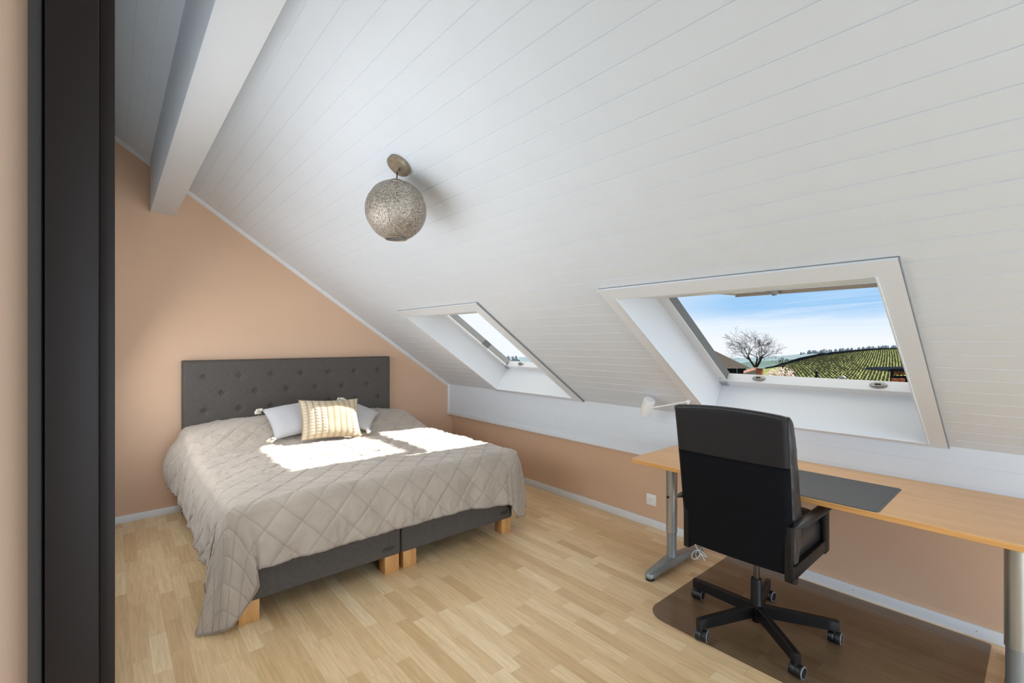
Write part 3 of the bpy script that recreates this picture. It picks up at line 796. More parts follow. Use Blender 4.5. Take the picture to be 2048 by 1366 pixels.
def bedspread():
    bm = bmesh.new(); uvl = bm.loops.layers.uv.new('cloth')
    cx, cy = (MX0 + MX1) / 2, (MY0 + MY1) / 2
    n = len(PER); rings = []; uvs = []
    ER = .062
    # top: shrink the outline to a spine
    K = 120
    for k in range(K + 1):
        r = 1 - (1 - k / K) ** 1.45
        ring = []; uv = []
        for (o, nor) in PER:
            # spine along y in the middle of the bed
            sx = cx; sy = max(MY0 + .85, min(MY1 - .02, o.y))
            p = Vector((sx, sy)).lerp(o, r)
            e = min(p.x - MX0, MX1 - p.x, p.y - MY0)
            z = ztop(p.x, p.y)
            if p.y > 4.72 : z -= 0
            ed = ER * (1 - math.sqrt(max(0.0, 1 - (1 - min(max(e, 0), ER) / ER) ** 2)))
            phi = math.asin(max(0.0, min(1.0, 1 - min(max(e, 0), ER) / ER)))
            ex_ = ER * (phi - math.sin(phi)); n2_ = nor if nor.y < .5 else Vector((0, 0))
            uu_ = (p.x + n2_.x * ex_, p.y + n2_.y * ex_)
            z -= quilt_relief(uu_[0], uu_[1], .003)
            ring.append(Vector((p.x, p.y, z - ed))); uv.append(uu_)
        rings.append(ring); uvs.append(uv)
    last = rings[-1]
    # cumulative arc position
    arc = [0.0]
    for a, b_ in zip(PER[:-1], PER[1:]): arc.append(arc[-1] + (b_[0] - a[0]).length)
    M = 54
    cornerL = NS + NA // 2; cornerR = NS + NA + NF + NA // 2
    for m in range(1, M + 1):
        tt = m / M; ring = []; uv = []
        for i, (o, nor) in enumerate(PER):
            z0 = last[i].z
            side = 'back'
            s = arc[i]
            if i < I1: side = 'L'
            elif i < I2: side = 'CL'
            elif i < I3: side = 'F'
            elif i < I4: side = 'CR'
            elif i < I5: side = 'R'
            if side == 'back':
                p = Vector((o.x, o.y + .004 * tt)); z = z0 - .05 * tt
                ring.append(Vector((p.x, p.y, z))); uv.append((o.x, o.y + .05 * tt)); continue
            # hem height
            hemL = .255 + .045 * smooth((o.y - 3.2) / 1.4)
            hemF = .312 - .055 * smooth((o.x - 1.75) / .5)
            hemR = .24
            s_l = arc[i] - arc[cornerL]; s_r = arc[i] - arc[cornerR]
            if o.x < cx: hem = hemL if s_l < 0 else hemF
            else: hem = hemF if s_r < 0 else hemR
            flare = .034
            if side == 'L':                             # pillow corner bulges over the side at the head end
                flare += .0
            target = Vector((o.x + nor.x * flare, o.y + nor.y * flare, hem + .008 * noise.noise(Vector((arc[i] * 2.2, 4, 4)))))
            wl = 0
            for s_c, tab in ((s_l, TABL), (s_r, TABR)):
                if tab[0][0] < s_c < tab[-1][0]:
                    tp = Vector([interp1([(r_[0], r_[1][c3]) for r_ in tab], s_c) for c3 in range(3)])
                    e_ = min(1, min(s_c - tab[0][0], tab[-1][0] - s_c) / .03); e_ = smooth(e_)
                    target = target.lerp(tp, e_); wl = max(wl, e_)
            src = Vector((o.x, o.y, z0))
            # a cloth falls almost straight at first, then swings out
            e1 = tt ** ((1.25 if o.x < cx else .75) if wl > 0 else .8)
            p3 = Vector((src.x + (target.x - src.x) * e1, src.y + (target.y - src.y) * e1, z0 + (target.z - z0) * tt))
            if o.x > cx and wl > 0:
                p3 += Vector((.62, -.5, 0)) * (.022 * wl * math.sin(PI * min(1, tt * .95)) * smooth((s_r + .06) / .08))
            if side == 'L':
                bl = math.exp(-((o.y - 4.60) / .20) ** 2)
                p3.x -= bl * .075 * math.sin(min(1, tt * 1.05) * PI * .8)
            cn = abs(s_l) if o.x < cx else abs(s_r)
            fold = wl * .014 * math.sin((s_l if o.x < cx else s_r) * 105 + .6) * tt
            wv = (.008 * math.sin(arc[i] * 23 + 3 * noise.noise(Vector((arc[i] * 3, 0, 0)))) + .012 * noise.noise(Vector((arc[i] * 7, tt * 1.2, 3))) + .007 * noise.noise(Vector((arc[i] * 26, tt * 2.2, 9))) + .004 * noise.noise(Vector((arc[i] * 60, tt * 3, 2))) + .006 * (1 - abs(noise.noise(Vector((arc[i] * 9 + tt, tt * 2.2, 5)))) * 3 if abs(noise.noise(Vector((arc[i] * 9 + tt, tt * 2.2, 5)))) < .33 else 0))
            wv *= (tt ** .5) * (1 - .5 * wl)
            nl = Vector((o.x, o.y)) + nor * (z0 - p3.z + ER * (PI / 2 - 1))
            q_ = quilt_relief(nl.x, nl.y, .003)
            off = nor * (fold + wv - q_ + .010)
            p3 += Vector((off.x, off.y, 0)) * min(1, tt * 5)
            ring.append(p3); uv.append((nl.x, nl.y))
        rings.append(ring); uvs.append(uv)
    V = [[bm.verts.new(p) for p in r] for r in rings]
    for a in range(len(V) - 1):
        for i in range(n):
            j = (i + 1) % n
            f = bm.faces.new((V[a][i], V[a][j], V[a + 1][j], V[a + 1][i]))
            for lp, (aa, ii) in zip(f.loops, ((a, i), (a, j), (a + 1, j), (a + 1, i))): lp[uvl].uv = uvs[aa][ii]
    x = B(); x.bm.free(); x.bm = bm
    return x, rings[-1]
bs, hemr = bedspread()
q_ = bs.build('bedspread', 'quilt_velvet', ang=179)
sm = q_.modifiers.new('thick', 'SOLIDIFY'); sm.thickness = .006; sm.offset = -1
tag(q_, 'taupe velvet bedspread quilted in diamonds, draped over the bed to the floor corner', 'bedspread')
b = B(); b.tube([p for p in hemr[:I5]], .0045, 6); b.build('piping', 'quilt_piping', q_)

# ------------------------------------------------------------------ cushions
def cushion(name, mat, w_, h_, T, M, label, cat='cushion', tass=None, group=None, lump=0.0, seed=0):
    n = 44; bm = bmesh.new(); uvl = bm.loops.layers.uv.new('cloth')
    grid = {}
    for side in (1, -1):
        for i in range(n + 1):
            for j in range(n + 1):
                x = -1 + 2 * i / n; y = -1 + 2 * j / n
                edge = i in (0, n) or j in (0, n)
                if side == -1 and edge: grid[(side, i, j)] = grid[(1, i, j)]; continue
                k = .085
                px = x * (1 - k * (1 - y * y) ** 1 * abs(x) ** 3); py = y * (1 - k * (1 - x * x) * abs(y) ** 3)
                th = max(0, (1 - abs(x) ** 2.6) * (1 - abs(y) ** 2.6)) ** .55 * T * .5
                th *= 1 + lump * noise.noise(Vector((x * 2.1 + seed, y * 2.1, side)))
                grid[(side, i, j)] = bm.verts.new((px * w_ / 2, py * h_ / 2, side * th))
    for side in (1, -1):
        for i in range(n):
            for j in range(n):
                f = bm.faces.new([grid[(side, a, c_)] for a, c_ in ((i, j), (i + 1, j), (i + 1, j + 1), (i, j + 1))])
                for lp, (a, c_) in zip(f.loops, ((i, j), (i + 1, j), (i + 1, j + 1), (i, j + 1))): lp[uvl].uv = (a / n * w_, c_ / n * h_)
    bmesh.ops.transform(bm, matrix=M, verts=bm.verts)
    x = B(); x.bm.free(); x.bm = bm
    root = thing(name, label, cat, M.translation, group)
    x.build('cover', mat, root, ang=70)
    pp = B(); ed = [(-1, -1), (1, -1), (1, 1), (-1, 1), (-1, -1)]; path = []
    for (ax, ay), (bx, by) in zip(ed[:-1], ed[1:]):
        for s in range(14):
            f = s / 14; x_ = ax + (bx - ax) * f; y_ = ay + (by - ay) * f
            path.append(M @ Vector((x_ * (1 - .085 * (1 - y_ * y_) * abs(x_) ** 3) * w_ / 2, y_ * (1 - .085 * (1 - x_ * x_) * abs(y_) ** 3) * h_ / 2, 0)))
    pp.tube(path + [path[0]], .0035, 6, False); pp.build('seam', mat, root)
    if tass:
        for (ax, ay, dirv) in tass:
            c_ = M @ Vector((ax * w_ / 2, ay * h_ / 2, 0)); d = Vector(dirv).normalized()
            tb = B(); u = d.orthogonal().normalized(); v = d.cross(u)
            for q in range(26):
                f = random.random(); a = random.uniform(0, 2 * PI); rr_ = .017 * math.sin(PI * (.25 + .7 * f)) * random.uniform(.5, 1.1)
                cc = c_ + d * (.004 + .066 * f) + (u * math.cos(a) + v * math.sin(a)) * rr_
                ax_ = (d + u * random.uniform(-.6, .6) + v * random.uniform(-.6, .6)).normalized(); hh = random.uniform(.008, .014)
                tb.lathe([(.001, -hh), (.0065, -hh * .6), (.0085, 0), (.0065, hh * .6), (.001, hh)], cc, ax_, 8)
            tb.build('tassel', 'tassel', root)
    return root
def pose(loc, yaw, tilt, roll=0):
    # cushion stands on its edge: local x across, local y up, local z towards the foot of the bed
    return Matrix.Translation(loc) @ Matrix.Rotation(yaw, 4, 'Z') @ Matrix.Rotation(PI / 2 - tilt, 4, 'X') @ Matrix.Rotation(roll, 4, 'Z')
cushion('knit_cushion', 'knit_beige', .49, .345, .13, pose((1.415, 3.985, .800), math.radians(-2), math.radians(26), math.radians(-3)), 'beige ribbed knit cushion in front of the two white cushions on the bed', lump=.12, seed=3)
cushion('tassel_cushion', 'cushion_white', .42, .40, .13, pose((1.195, 4.20, .797), math.radians(-10.9), math.radians(59.6), math.radians(11.5)), 'white cushion with cream corner tassels leaning behind the left edge of the knit cushion', tass=[(-1, 1, (-.9, -.35, -.30)), (-1, -1, (-.9, -.45, .02))], lump=.1, seed=9)
cushion('tassel_cushion', 'cushion_white', .40, .40, .13, pose((1.696, 4.205, .780), math.radians(19), math.radians(64), math.radians(-52)), 'white tasselled cushion sticking out behind the right edge of the knit cushion', tass=[(1, -1, (-.55, -.8, .02)), (-1, 1, (.4, -.3, -.05))], lump=.1, seed=5)

# ================================================================== DESK
DZ = .733
t = thing('desk', 'long beech-topped desk on grey T-shaped legs under the large roof window', 'desk', (2.8, .8, 0))
b = B()
DX0, DX1, DY0, DY1 = 2.428, XR - .003, -.09, 1.700
def desk_outline(h, ins=0.0):
    pts = []
    rr = .035
    for qx, qy, a0 in ((DX1 - .004 , DY1 - .004, 0), (DX0 + rr, DY1 - rr, 90), (DX0 + rr, DY0 + rr, 180), (DX1 - .004, DY0 + .004, 270)):
        r_ = rr if qx < 3 else .004
        for k in range(7):
            a = math.radians(a0 + 90 * k / 6); pts.append(Vector((qx + (r_ - ins) * math.cos(a), qy + (r_ - ins) * math.sin(a), h)))
    return pts
b.rings([desk_outline(DZ - .0245, .002), desk_outline(DZ - .0225), desk_outline(DZ - .0025), desk_outline(DZ - .0008, .0015)])
b.build('edge_band', 'desk_edge_wood', t)
b = B(); b.rings([desk_outline(DZ - .0009, .0016), desk_outline(DZ, .0022)]); b.build('tabletop', 'desk_top_wood', t)
def tleg(y):
    lg = B()
    x = 2.74
    lg.lathe([(.0345, .402), (.0345, .70)], (x, y, 0), (0, 0, 1), 28)
    lo = lg.build('leg_post', 'silver_tube', t)
    k = B(); k.lathe([(.0345, .30), (.0352, .302), (.0352, .39), (.0345, .392)], (x, y, 0), (0, 0, 1), 28)
    l2 = B(); l2.lathe([(.0347, .23), (.0347, .402)], (x, y, 0), (0, 0, 1), 28); l2.build('leg_sleeve', 'silver_tube', lo); k.bm.free()
    l3 = B(); l3.lathe([(.036, .05), (.0315, .09), (.0305, .12), (.0305, .232)], (x, y, 0), (0, 0, 1), 28); l3.build('lower_post', 'silver_paint', lo)
    f = B(); rg = []
    for xx, hw, z1 in ((2.462, .012, .036), (2.470, .022, .043), (2.488, .030, .047), (2.60, .032, .060), (2.70, .034, .072), (2.79, .034, .072), (2.90, .032, .060), (3.09, .030, .047), (3.115, .022, .043), (3.122, .012, .036)):
        z0 = .018 if (xx < 2.5 or xx > 3.08) else .022
        bv = .006
        rg.append([(xx, y - hw, z0), (xx, y - hw, z1 - bv), (xx, y - hw + bv, z1), (xx, y + hw - bv, z1), (xx, y + hw, z1 - bv), (xx, y + hw, z0)])
    f.rings(rg); f.build('foot', 'silver_paint', t, ang=50)
    for xx in (2.492, 3.092):
        p = B(); p.lathe([(.024, 0), (.027, .003), (.027, .019)], (xx, y, 0), (0, 0, 1), 20); p.build('foot_pad', 'black_plastic', t)
    if y > 1:
        s = B(); s.lathe([(.006, 0), (.007, .012), (.005, .014)], (x - .033, y + .004, .457), (-1, .1, 0), 10); s.build('height_knob', 'black_plastic', lo)
    br = B(); br.box(x - .09, x + .09, y - .05, y + .05, .696, .7085, .003); br.box(x - .12, x + .25, y - .02, y + .02, .684, .7085, .003); br.build('bracket', 'silver_paint', t)
tleg(1.595); tleg(.088)
b = B(); b.box(2.86, 2.89, .1, 1.58, .66, .70, .003); b.build('rail', 'silver_paint', t)

b = B(); rg = []
pr_ = rrect((2.435 + 2.915) / 2, (.470 + 1.05) / 2, .24, .29, .018, 5)
def sc2(ins, z): 
    o_ = []
    for x_, y_ in pr_:
        dx = x_ - 2.675; dy = y_ - .76
        o_.append((2.675 + dx * (1 - ins / .24), .76 + dy * (1 - ins / .29), z))
    return o_
b.rings([sc2(0, DZ + .0002), sc2(0, DZ + .0022), sc2(.0012, DZ + .0030), sc2(.0095, DZ + .0030), sc2(.0100, DZ + .0022), sc2(.0112, DZ + .0022), sc2(.0117, DZ + .0030), sc2(.03, DZ + .0030)])
tag(b.build('desk_pad', 'desk_pad', ang=25), 'dark grey rectangular writing pad lying at the front edge of the desk', 'desk pad')

# power cord tied in a bundle
b = B()
cp = [(2.86, 1.50, .70), (2.862, 1.503, .50), (2.866, 1.506, .30), (2.868, 1.509, .16), (2.872, 1.500, .125), (2.875, 1.485, .105)]
b.tube(cp, .0028, 6)
K0 = Vector((2.878, 1.485, .095))
for (dx, dy, ddx, ddy, ph) in ((-.02, .036, -.004, -.05, 0), (.0, -.034, .0, -.045, 1), (.01, .022, .0, -.058, 2), (.0, -.04, .01, -.02, 3)):
    loop = []
    for k in range(15):
        a = 2 * PI * k / 14
        v = Vector((dx, dy, 0)) * (.5 - .5 * math.cos(a)) + Vector((ddx, 0, ddy)) * (.5 - .5 * math.cos(a)) + Vector((.01, .014 * math.sin(a), .014 * math.sin(a)))
        loop.append(K0 + v)
    b.tube(loop, .0028, 6, False)
tag(b.build('power_cord', 'cord_white'), 'white electric cord tied in a bundle hanging by the left desk foot', 'cord')

# reading lamp on the desk
t = thing('reading_lamp', 'small white spot lamp on a thin arm beside the large roof window', 'lamp', (2.93, 1.585, DZ))
b = B(); b.lathe([(.0, 0), (.055, 0), (.055, .010), (.05, .014), (0, .014)], (2.93, 1.585, DZ), (0, 0, 1), 28); b.build('lamp_base', 'white_plastic', t)
b = B(); b.tube([(2.93, 1.585, DZ + .01), (2.93, 1.585, 1.045)], .0065, 12); b.build('stem', 'white_plastic', t)
b = B(); b.lathe([(.010, -.014), (.011, -.012), (.011, .012), (.010, .014)], (2.93, 1.585, 1.052), (1, 0, 0), 16); b.build('joint', 'white_plastic', t)
hd0 = Vector((2.915, 1.868, 1.040)); hd1 = Vector((2.935, 1.922, .925)); ax = (hd1 - hd0).normalized(); hc = hd0.lerp(hd1, .52)
b = B(); b.tube([(2.93, 1.585, 1.052), hc + Vector((0, -.040, .0))], .0052, 10); b.build('arm', 'white_plastic', t)
b = B(); b.lathe([(.0, 0), (.036, 0), (.0405, .005), (.041, .125), (.0395, .128), (.037, .120), (.030, .060), (.0, .060)], hd0, ax, 32); ho_ = b.build('lamp_head', 'white_plastic', t)
b = B(); b.lathe([(.033, 0), (.022, .01), (.0, .012)], hd0 + ax * .112, -ax, 24); b.build('reflector', 'reflector', ho_)

# ================================================================== CHAIR MAT
b = B(); pr_ = []
for qx, qy, r_, a0 in ((3.195, 1.425, .012, 0), (2.165, 1.425, .12, 90), (2.165, .182, .12, 180), (3.195, .182, .012, 270)):
    sx = 1 if qx > 3 else -1; sy = 1 if qy > 1 else -1
    for k in range(9):
        a = math.radians(a0 + 90 * k / 8); pr_.append((qx - sx * r_ + r_ * math.cos(a), qy - sy * r_ + r_ * math.sin(a)))
b.rings([[(x, y, .0005) for x, y in pr_], [(x, y, .0022) for x, y in pr_]])
tag(b.build('chair_mat', 'vinyl_clear'), 'see-through brownish vinyl mat on the floor under the office chair', 'floor mat')

# ================================================================== OFFICE CHAIR
CX, CY = 2.46, .965
t = thing('office_chair', 'black high-back office chair on castors turned to the desk', 'office chair', (CX, CY, 0))
b = B(); b.lathe([(.022, .048), (.026, .056), (.027, .075), (.030, .09), (.030, .135), (.027, .142), (.0265, .255), (.024, .262)], (CX, CY, 0), (0, 0, 1), 28)
hubo = b.build('hub', 'black_metal', t)
b = B(); b.lathe([(.014, .255), (.014, .45)], (CX, CY, 0), (0, 0, 1), 20); b.build('gas_lift', 'chrome_dark', t)
for k in range(5):
    a = math.radians(12 + 72 * k); d = Vector((math.cos(a), math.sin(a), 0)); s = Vector((-math.sin(a), math.cos(a), 0))
    lg = B(); rg = []
    for r_, hw, z0, z1 in ((.018, .016, .078, .135), (.12, .0155, .076, .130), (.30, .0145, .071, .121), (.349, .014, .070, .119), (.352, .012, .072, .117)):
        c_ = Vector((CX, CY, 0)) + d * r_
        bv = .004
        pr = [(-hw, z0), (-hw, z1 - bv), (-hw + bv, z1), (hw - bv, z1), (hw, z1 - bv), (hw, z0)]
        rg.append([c_ + s * u + Vector((0, 0, z)) for u, z in pr])
    lg.rings(rg); lo = lg.build('base_arm', 'black_metal', t, ang=40)
    # castor trailing, all turned roughly alike
    ca = math.radians(-98 + 11 * (k % 3)); cd = Vector((math.cos(ca), math.sin(ca), 0)); cs = Vector((-math.sin(ca), math.cos(ca), 0))
    pc = Vector((CX, CY, 0)) + d * .333
    wr_ = .0285
    axw = cd; fw = cs
    wc = pc + fw * .014 + Vector((0, 0, wr_ + .0024))
    st = B(); st.lathe([(.007, .050), (.007, .078)], pc, (0, 0, 1), 10)
    st.lathe([(.0, -.012), (.0262, -.012), (.0262, .012), (.0, .012)], wc, axw, 22)
    co = st.build('castor', 'black_plastic', t)
    for sg in (1, -1):
        wh = B()
        wh.lathe([(.0, .0035), (wr_ - .002, .0035), (wr_, .006), (wr_, .023), (wr_ - .003, .0275), (.0215, .0282), (.0205, .026), (.0, .0275)], wc, axw * sg, 28)
        wh.build('wheel', 'black_plastic', co)
        rn = B()
        rn.lathe([(.0215, .0275), (.0218, .0290), (.0240, .0290), (wr_ - .0015, .0272), (wr_ - .0006, .0255)], wc, axw * sg, 28, cap=False)
        rn.build('wheel_rim', 'grey_ring', co)

# mechanism + seat
b = B(); b.box(CX - .13, CX + .12, CY - .07, CY + .07, .40, .445, .008); b.build('tilt_mechanism', 'black_metal', t)
b = B(); b.tube([(CX - .12, CY - .18, .415), (CX - .20, CY - .235, .405)], .006, 8); b.lathe([(.008, 0), (.017, .006), (.016, .030), (.013, .036)], (2.272, .735, .425), (-.15, 0, -1), 14); b.build('tilt_lever', 'black_plastic', t)
b = B(); rg = []
for z, ins in ((.43, .03), (.437, .008), (.445, 0), (.545, 0), (.572, .006), (.588, .03), (.594, .08)):
    rg.append([(x, y, z + (.012 * (1 - ((y - CY) / .25) ** 2) if ins > .02 and z > .5 else 0)) for x, y in rrect(2.475, CY, .262 - ins, .222 - ins, .05, 6)])
b.rings(rg); b.build('seat', 'leather', t, ang=50)

# back rest: x of the rear face as a function of height
def backx(z): 
    k = (z - .45) / .68
    return 2.200 - .055 * max(0, k) ** 1.35
def halfw(z):
    k = (z - .45) / .68
    return .2465 + .012 * k
def yoff(z): return .018 * (z - .45) / .68
def topz(v): return 1.128 + .016 * (1 - v * v)
def shell(zlo, zhi_fn, tx, x_off, nz=26, ny=30, rr=.035):
    bm = bmesh.new(); rowsF = []; rowsB = []
    for j in range(nz + 1):
        rf = []; rb = []
        for i in range(ny + 1):
            v = -1 + 2 * i / ny
            z = zlo + (zhi_fn(v) - zlo) * j / nz
            hw = halfw(z) - .016 * max(0, 1 - (z - zlo) / .03) ** 2 * (zlo < .5) - .018 * max(0, 1 - (zhi_fn(0) - z) / .035) ** 2 * (zlo > .5); y = CY + yoff(z) + v * hw
            e = min((1 - abs(v)) * hw, zhi_fn(v) - z)
            bow = .012 * (1 - v * v)
            rd = .014 * (1 - math.sqrt(max(0, 1 - (1 - min(e, .016) / .016) ** 2)))
            rf.append(bm.verts.new((backx(z) - bow + x_off + rd, y, z)))
            rb.append(bm.verts.new((backx(z) - bow + x_off + tx - rd * .3, y, z)))
        rowsF.append(rf); rowsB.append(rb)
    for R_ in (rowsF, rowsB):
        for j in range(nz):
            for i in range(ny): bm.faces.new((R_[j][i], R_[j][i + 1], R_[j + 1][i + 1], R_[j + 1][i]))
    for j in range(nz):
        for i in (0, ny): bm.faces.new((rowsF[j][i], rowsB[j][i], rowsB[j + 1][i], rowsF[j + 1][i]))
    for i in range(ny):
        for j in (0, nz): bm.faces.new((rowsF[j][i], rowsF[j][i + 1], rowsB[j][i + 1], rowsB[j][i]))
    x = B(); x.bm.free(); x.bm = bm
    return x
bo = shell(.448, lambda v: .912, .030, 0).build('back_panel', 'black_fabric', t, ang=55)
shell(.912, topz, .028, .001).build('upper_back_panel', 'black_cloth_upper', t, ang=55)
# leather front cushion wrapping over the top
def cush():
    rg = []
    for j in range(40):
        k = j / 39; z = .49 + (1.130 - .49) * k
        th = .060 + .060 * math.sin(min(1, k * 1.02) * PI) ** .6 + .028 * math.exp(-((k - .28) / .18) ** 2)
        if k > .93: th *= math.sqrt(max(.05, 1 - ((k - .93) / .075) ** 2))
        x0 = backx(z) + .022; hw = halfw(z) + .004
        ring = []
        m = 36
        for i in range(m):
            a = 2 * PI * i / m; ca, sa = math.cos(a), math.sin(a)
            ex = 5.0
            r = (abs(ca) ** ex + abs(sa) ** ex) ** (-1 / ex)
            y = CY + yoff(z) + sa * r * hw; x = x0 + th / 2 + ca * r * th / 2
            wr = .005 * noise.noise(Vector((x * 8, y * 5, z * 22))) + .003 * noise.noise(Vector((x * 20, y * 9, z * 60)))
            zz = z + (.014 * (1 - (sa * r) ** 2) * smooth((k - .6) / .4))
            ring.append((x + (wr if ca > -.3 else 0), y + wr * .8, zz))
        rg.append(ring)
    x = B(); x.rings(rg); return x
cush().build('back_cushion', 'leather', t, ang=70)
# rolled leather edge along the top
b = B(); pts = []
for i in range(25):
    v = -1 + 2 * i / 24; pts.append((backx(1.12) + .018 - .010 * (1 - v * v), CY + yoff(1.12) + v * (halfw(1.12) - .004), topz(v) - .010))
b.tube(pts, [.017 if 0 < i < 24 else .012 for i in range(25)], 12); b.build('top_roll', 'leather', t)

# arms: closed loop of flat bars with a padded top
for sg in (-1, 1):
    y = CY + sg * .232
    a_ = B()
    path = [(2.215, .455), (2.205, .645), (2.235, .662), (2.64, .640), (2.675, .615), (2.675, .455), (2.655, .437), (2.24, .437)]
    a_.box(2.19, 2.235, y - .014, y + .014, .42, .66, .006)
    a_.box(2.655, 2.72, y - .014, y + .014, .405, .655, .008)
    a_.box(2.20, 2.70, y - .013, y + .013, .415, .475, .006)
    a_.box(2.22, 2.68, y - .010, y + .010, .635, .652, .004)
    a_.box(2.40, 2.50, min(y, CY + sg * .20), max(y, CY + sg * .20), .435, .452, .003)
    ao = a_.build('armrest', 'black_metal', t)
    p_ = B(); rg = []
    for i in range(13):
        k = i / 12; x = 2.175 + .485 * k
        hw = .026 * (1 - max(0, abs(k - .5) * 2 - .8) ** 2 * 9) if True else 0
        e = math.sqrt(max(0, 1 - (2 * k - 1) ** 8)); hw = .0275 * max(.25, e)
        zc = .6655 - .004 * k
        rg.append([(x, y + sg * .034 + hw * math.cos(a), zc + .0145 * max(.3, e) * math.sin(a) * (1 if math.sin(a) > 0 else .7)) for a in [2 * PI * q1 / 18 for q1 in range(18)]])
    p_.rings(rg); p_.build('arm_pad', 'leather', ao)

# ================================================================== OUTSIDE
CAMP = Vector((0, 0, 1.45))
def at(px, py, depth):
    F = Vector((math.sin(YAW), math.cos(YAW), 0)); R = Vector((math.cos(YAW), -math.sin(YAW), 0))
    return CAMP + (F + R * ((px - 1024) / FPX) - Vector((0, 0, 1)) * ((py - 684) / FPX)) * depth
G = -5.6   # lowest ground level in view

def strip_hill(name, mat, rows, sub=6):
    """rows: list of polylines (same count) from near to far"""
    b = B(); b.rings(rows, closed=False); return b.build(name, mat, ang=180)

def interp(tab, x):
    if x <= tab[0][0]: return tab[0][1]
    for (a, va), (c, vc) in zip(tab[:-1], tab[1:]):
        if x <= c: return va + (vc - va) * (x - a) / (c - a)
    return tab[-1][1]
# ground levels are laid out as terrain lines at true distance; bearings run along +X .. +Y
def terrain(name, mat, d_near, z_near, crest, d_far, drop, n=60, px0=700, px1=2300, bump=.0):
    rows = []
    K = 10
    for k in range(K + 1):
        f = k / K; row = []
        for i in range(n + 1):
            px = px0 + (px1 - px0) * i / n
            zc = interp(crest, px)
            dpt = d_near + (d_far - d_near) * f
            g = at(px, 684, dpt)
            z = z_near + (zc - z_near) * (f ** .95) + bump * noise.noise(Vector((g.x * .03, g.y * .03, 2)))
            row.append(Vector((g.x, g.y, z)))
        rows.append(row)
    rows.append([p + Vector((0, 0, -drop)) + (p - CAMP).normalized() * 30 for p in rows[-1]])
    return strip_hill(name, mat, rows)
def zc(py, d): return 1.45 - (py - 684) / FPX * d
vine_crest = [(700, zc(748, 150)), (1500, zc(742, 150)), (1545, zc(736, 150)), (1590, zc(724, 150)), (1640, zc(712, 150)), (1700, zc(704.5, 150)), (1750, zc(699.5, 150)), (1797, zc(697.5, 150)), (1850, zc(695, 150)), (2300, zc(692, 150))]
h = terrain('vineyard_hill', 'grass_field', 30, G - 1.5, vine_crest, 150, 10)
tag(h, 'green vineyard hillside rising to the right outside the large window', 'hill')
# vine rows on the hill
b = B()
random.seed(3)
def hill_pt(px, f):
    zcr = interp(vine_crest, px); d = 30 + 120 * f
    g = at(px, 684, d); zz = (G - 1.5) + (zcr - (G - 1.5)) * (f ** .95)
    return Vector((g.x, g.y, zz))
for r_ in range(34):
    f = .30 + .69 * (r_ / 33) ** 1.0
    px = 1560 + (1 - f) * 30
    while px < 1840:
        p = hill_pt(px + random.uniform(-.5, .5), f); sz = .24 * random.uniform(.7, 1.2)
        b.box(p.x - sz * .5, p.x + sz * .5, p.y - sz * .55, p.y + sz * .55, p.z - .1, p.z + sz * 1.5)
        px += 520 / (30 + 120 * f) * 1.15
tag(b.build('vine_rows', 'vine'), 'rows of bare vines across the green hillside', 'vines', kind='stuff')
# dark hedge line on the crest
b = B(); rows = [[], [], [], []]
for i in range(40):
    px = 1530 + (1860 - 1530) * i / 39; f = interp([(1530, 1), (1600, .98), (1860, .99)], px)
    p = hill_pt(px, f); hgt = interp([(1530, .4), (1600, 1.1), (1700, .7), (1860, .2)], px) * (1 + .25 * noise.noise(Vector((i * .9, 0, 0))))
    away = (p - CAMP).normalized(); away.z = 0
    for q, (o_, z_) in enumerate(((0, -.3), (0, hgt), (1.5, hgt), (1.5, -.3))): rows[q].append(p + away * o_ + Vector((0, 0, z_)))
b.rings(rows, closed=False); tag(b.build('hedge', 'hill_dark', ang=180), 'dark hedge line along the crest of the vineyard hill', 'hedge')
far_crest = [(700, zc(716, 700)), (1000, zc(714, 700)), (1480, zc(716, 700)), (1560, zc(712, 700)), (1620, zc(706, 700)), (1700, zc(701, 700)), (1800, zc(695, 700)), (2300, zc(690, 700))]
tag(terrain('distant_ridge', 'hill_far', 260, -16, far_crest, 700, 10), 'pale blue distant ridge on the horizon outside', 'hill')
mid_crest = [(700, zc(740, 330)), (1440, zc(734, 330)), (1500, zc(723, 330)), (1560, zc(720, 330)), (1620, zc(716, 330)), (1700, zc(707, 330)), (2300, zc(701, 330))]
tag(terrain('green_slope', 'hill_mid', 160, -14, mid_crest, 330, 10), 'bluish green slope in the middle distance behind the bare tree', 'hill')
# woods on the far ridge
b = B(); random.seed(11)
for i in range(150):
    px = random.uniform(1600, 1830); d = random.uniform(640, 690)
    p = at(px, 684, d); zb = interp(far_crest, px) - 1.5; hgt = random.uniform(2.5, 7.0); r_ = hgt * random.uniform(.15, .4)
    b.lathe([(r_ * .3, 0), (r_, hgt * .35), (r_ * .8, hgt * .7), (r_ * .1, hgt)], (p.x, p.y, zb), (0, 0, 1), 6)
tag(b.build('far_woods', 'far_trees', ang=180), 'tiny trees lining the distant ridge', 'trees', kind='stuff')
# wood seen through the small window
b = B(); random.seed(5)
for i in range(90):
    px = random.uniform(985, 1120); d = random.uniform(150, 190)
    p = at(px, 684, d); hgt = (zc(interp([(980, 716), (1030, 709), (1048, 722), (1120, 716)], px) + random.uniform(0, 6), d) + 9); r_ = hgt * .22
    prof = [(.1, 0), (.4, hgt * .3), (r_ * .8, hgt * .45), (r_, hgt * .62), (r_ * .75, hgt * .82), (r_ * .3, hgt * .95), (.05, hgt)]
    b.lathe(prof, (p.x, p.y, -9), (0, 0, 1), 7)
tag(b.build('woodland', 'far_trees', ang=180), 'hazy grey-blue wood seen through the small roof window', 'trees', kind='stuff')

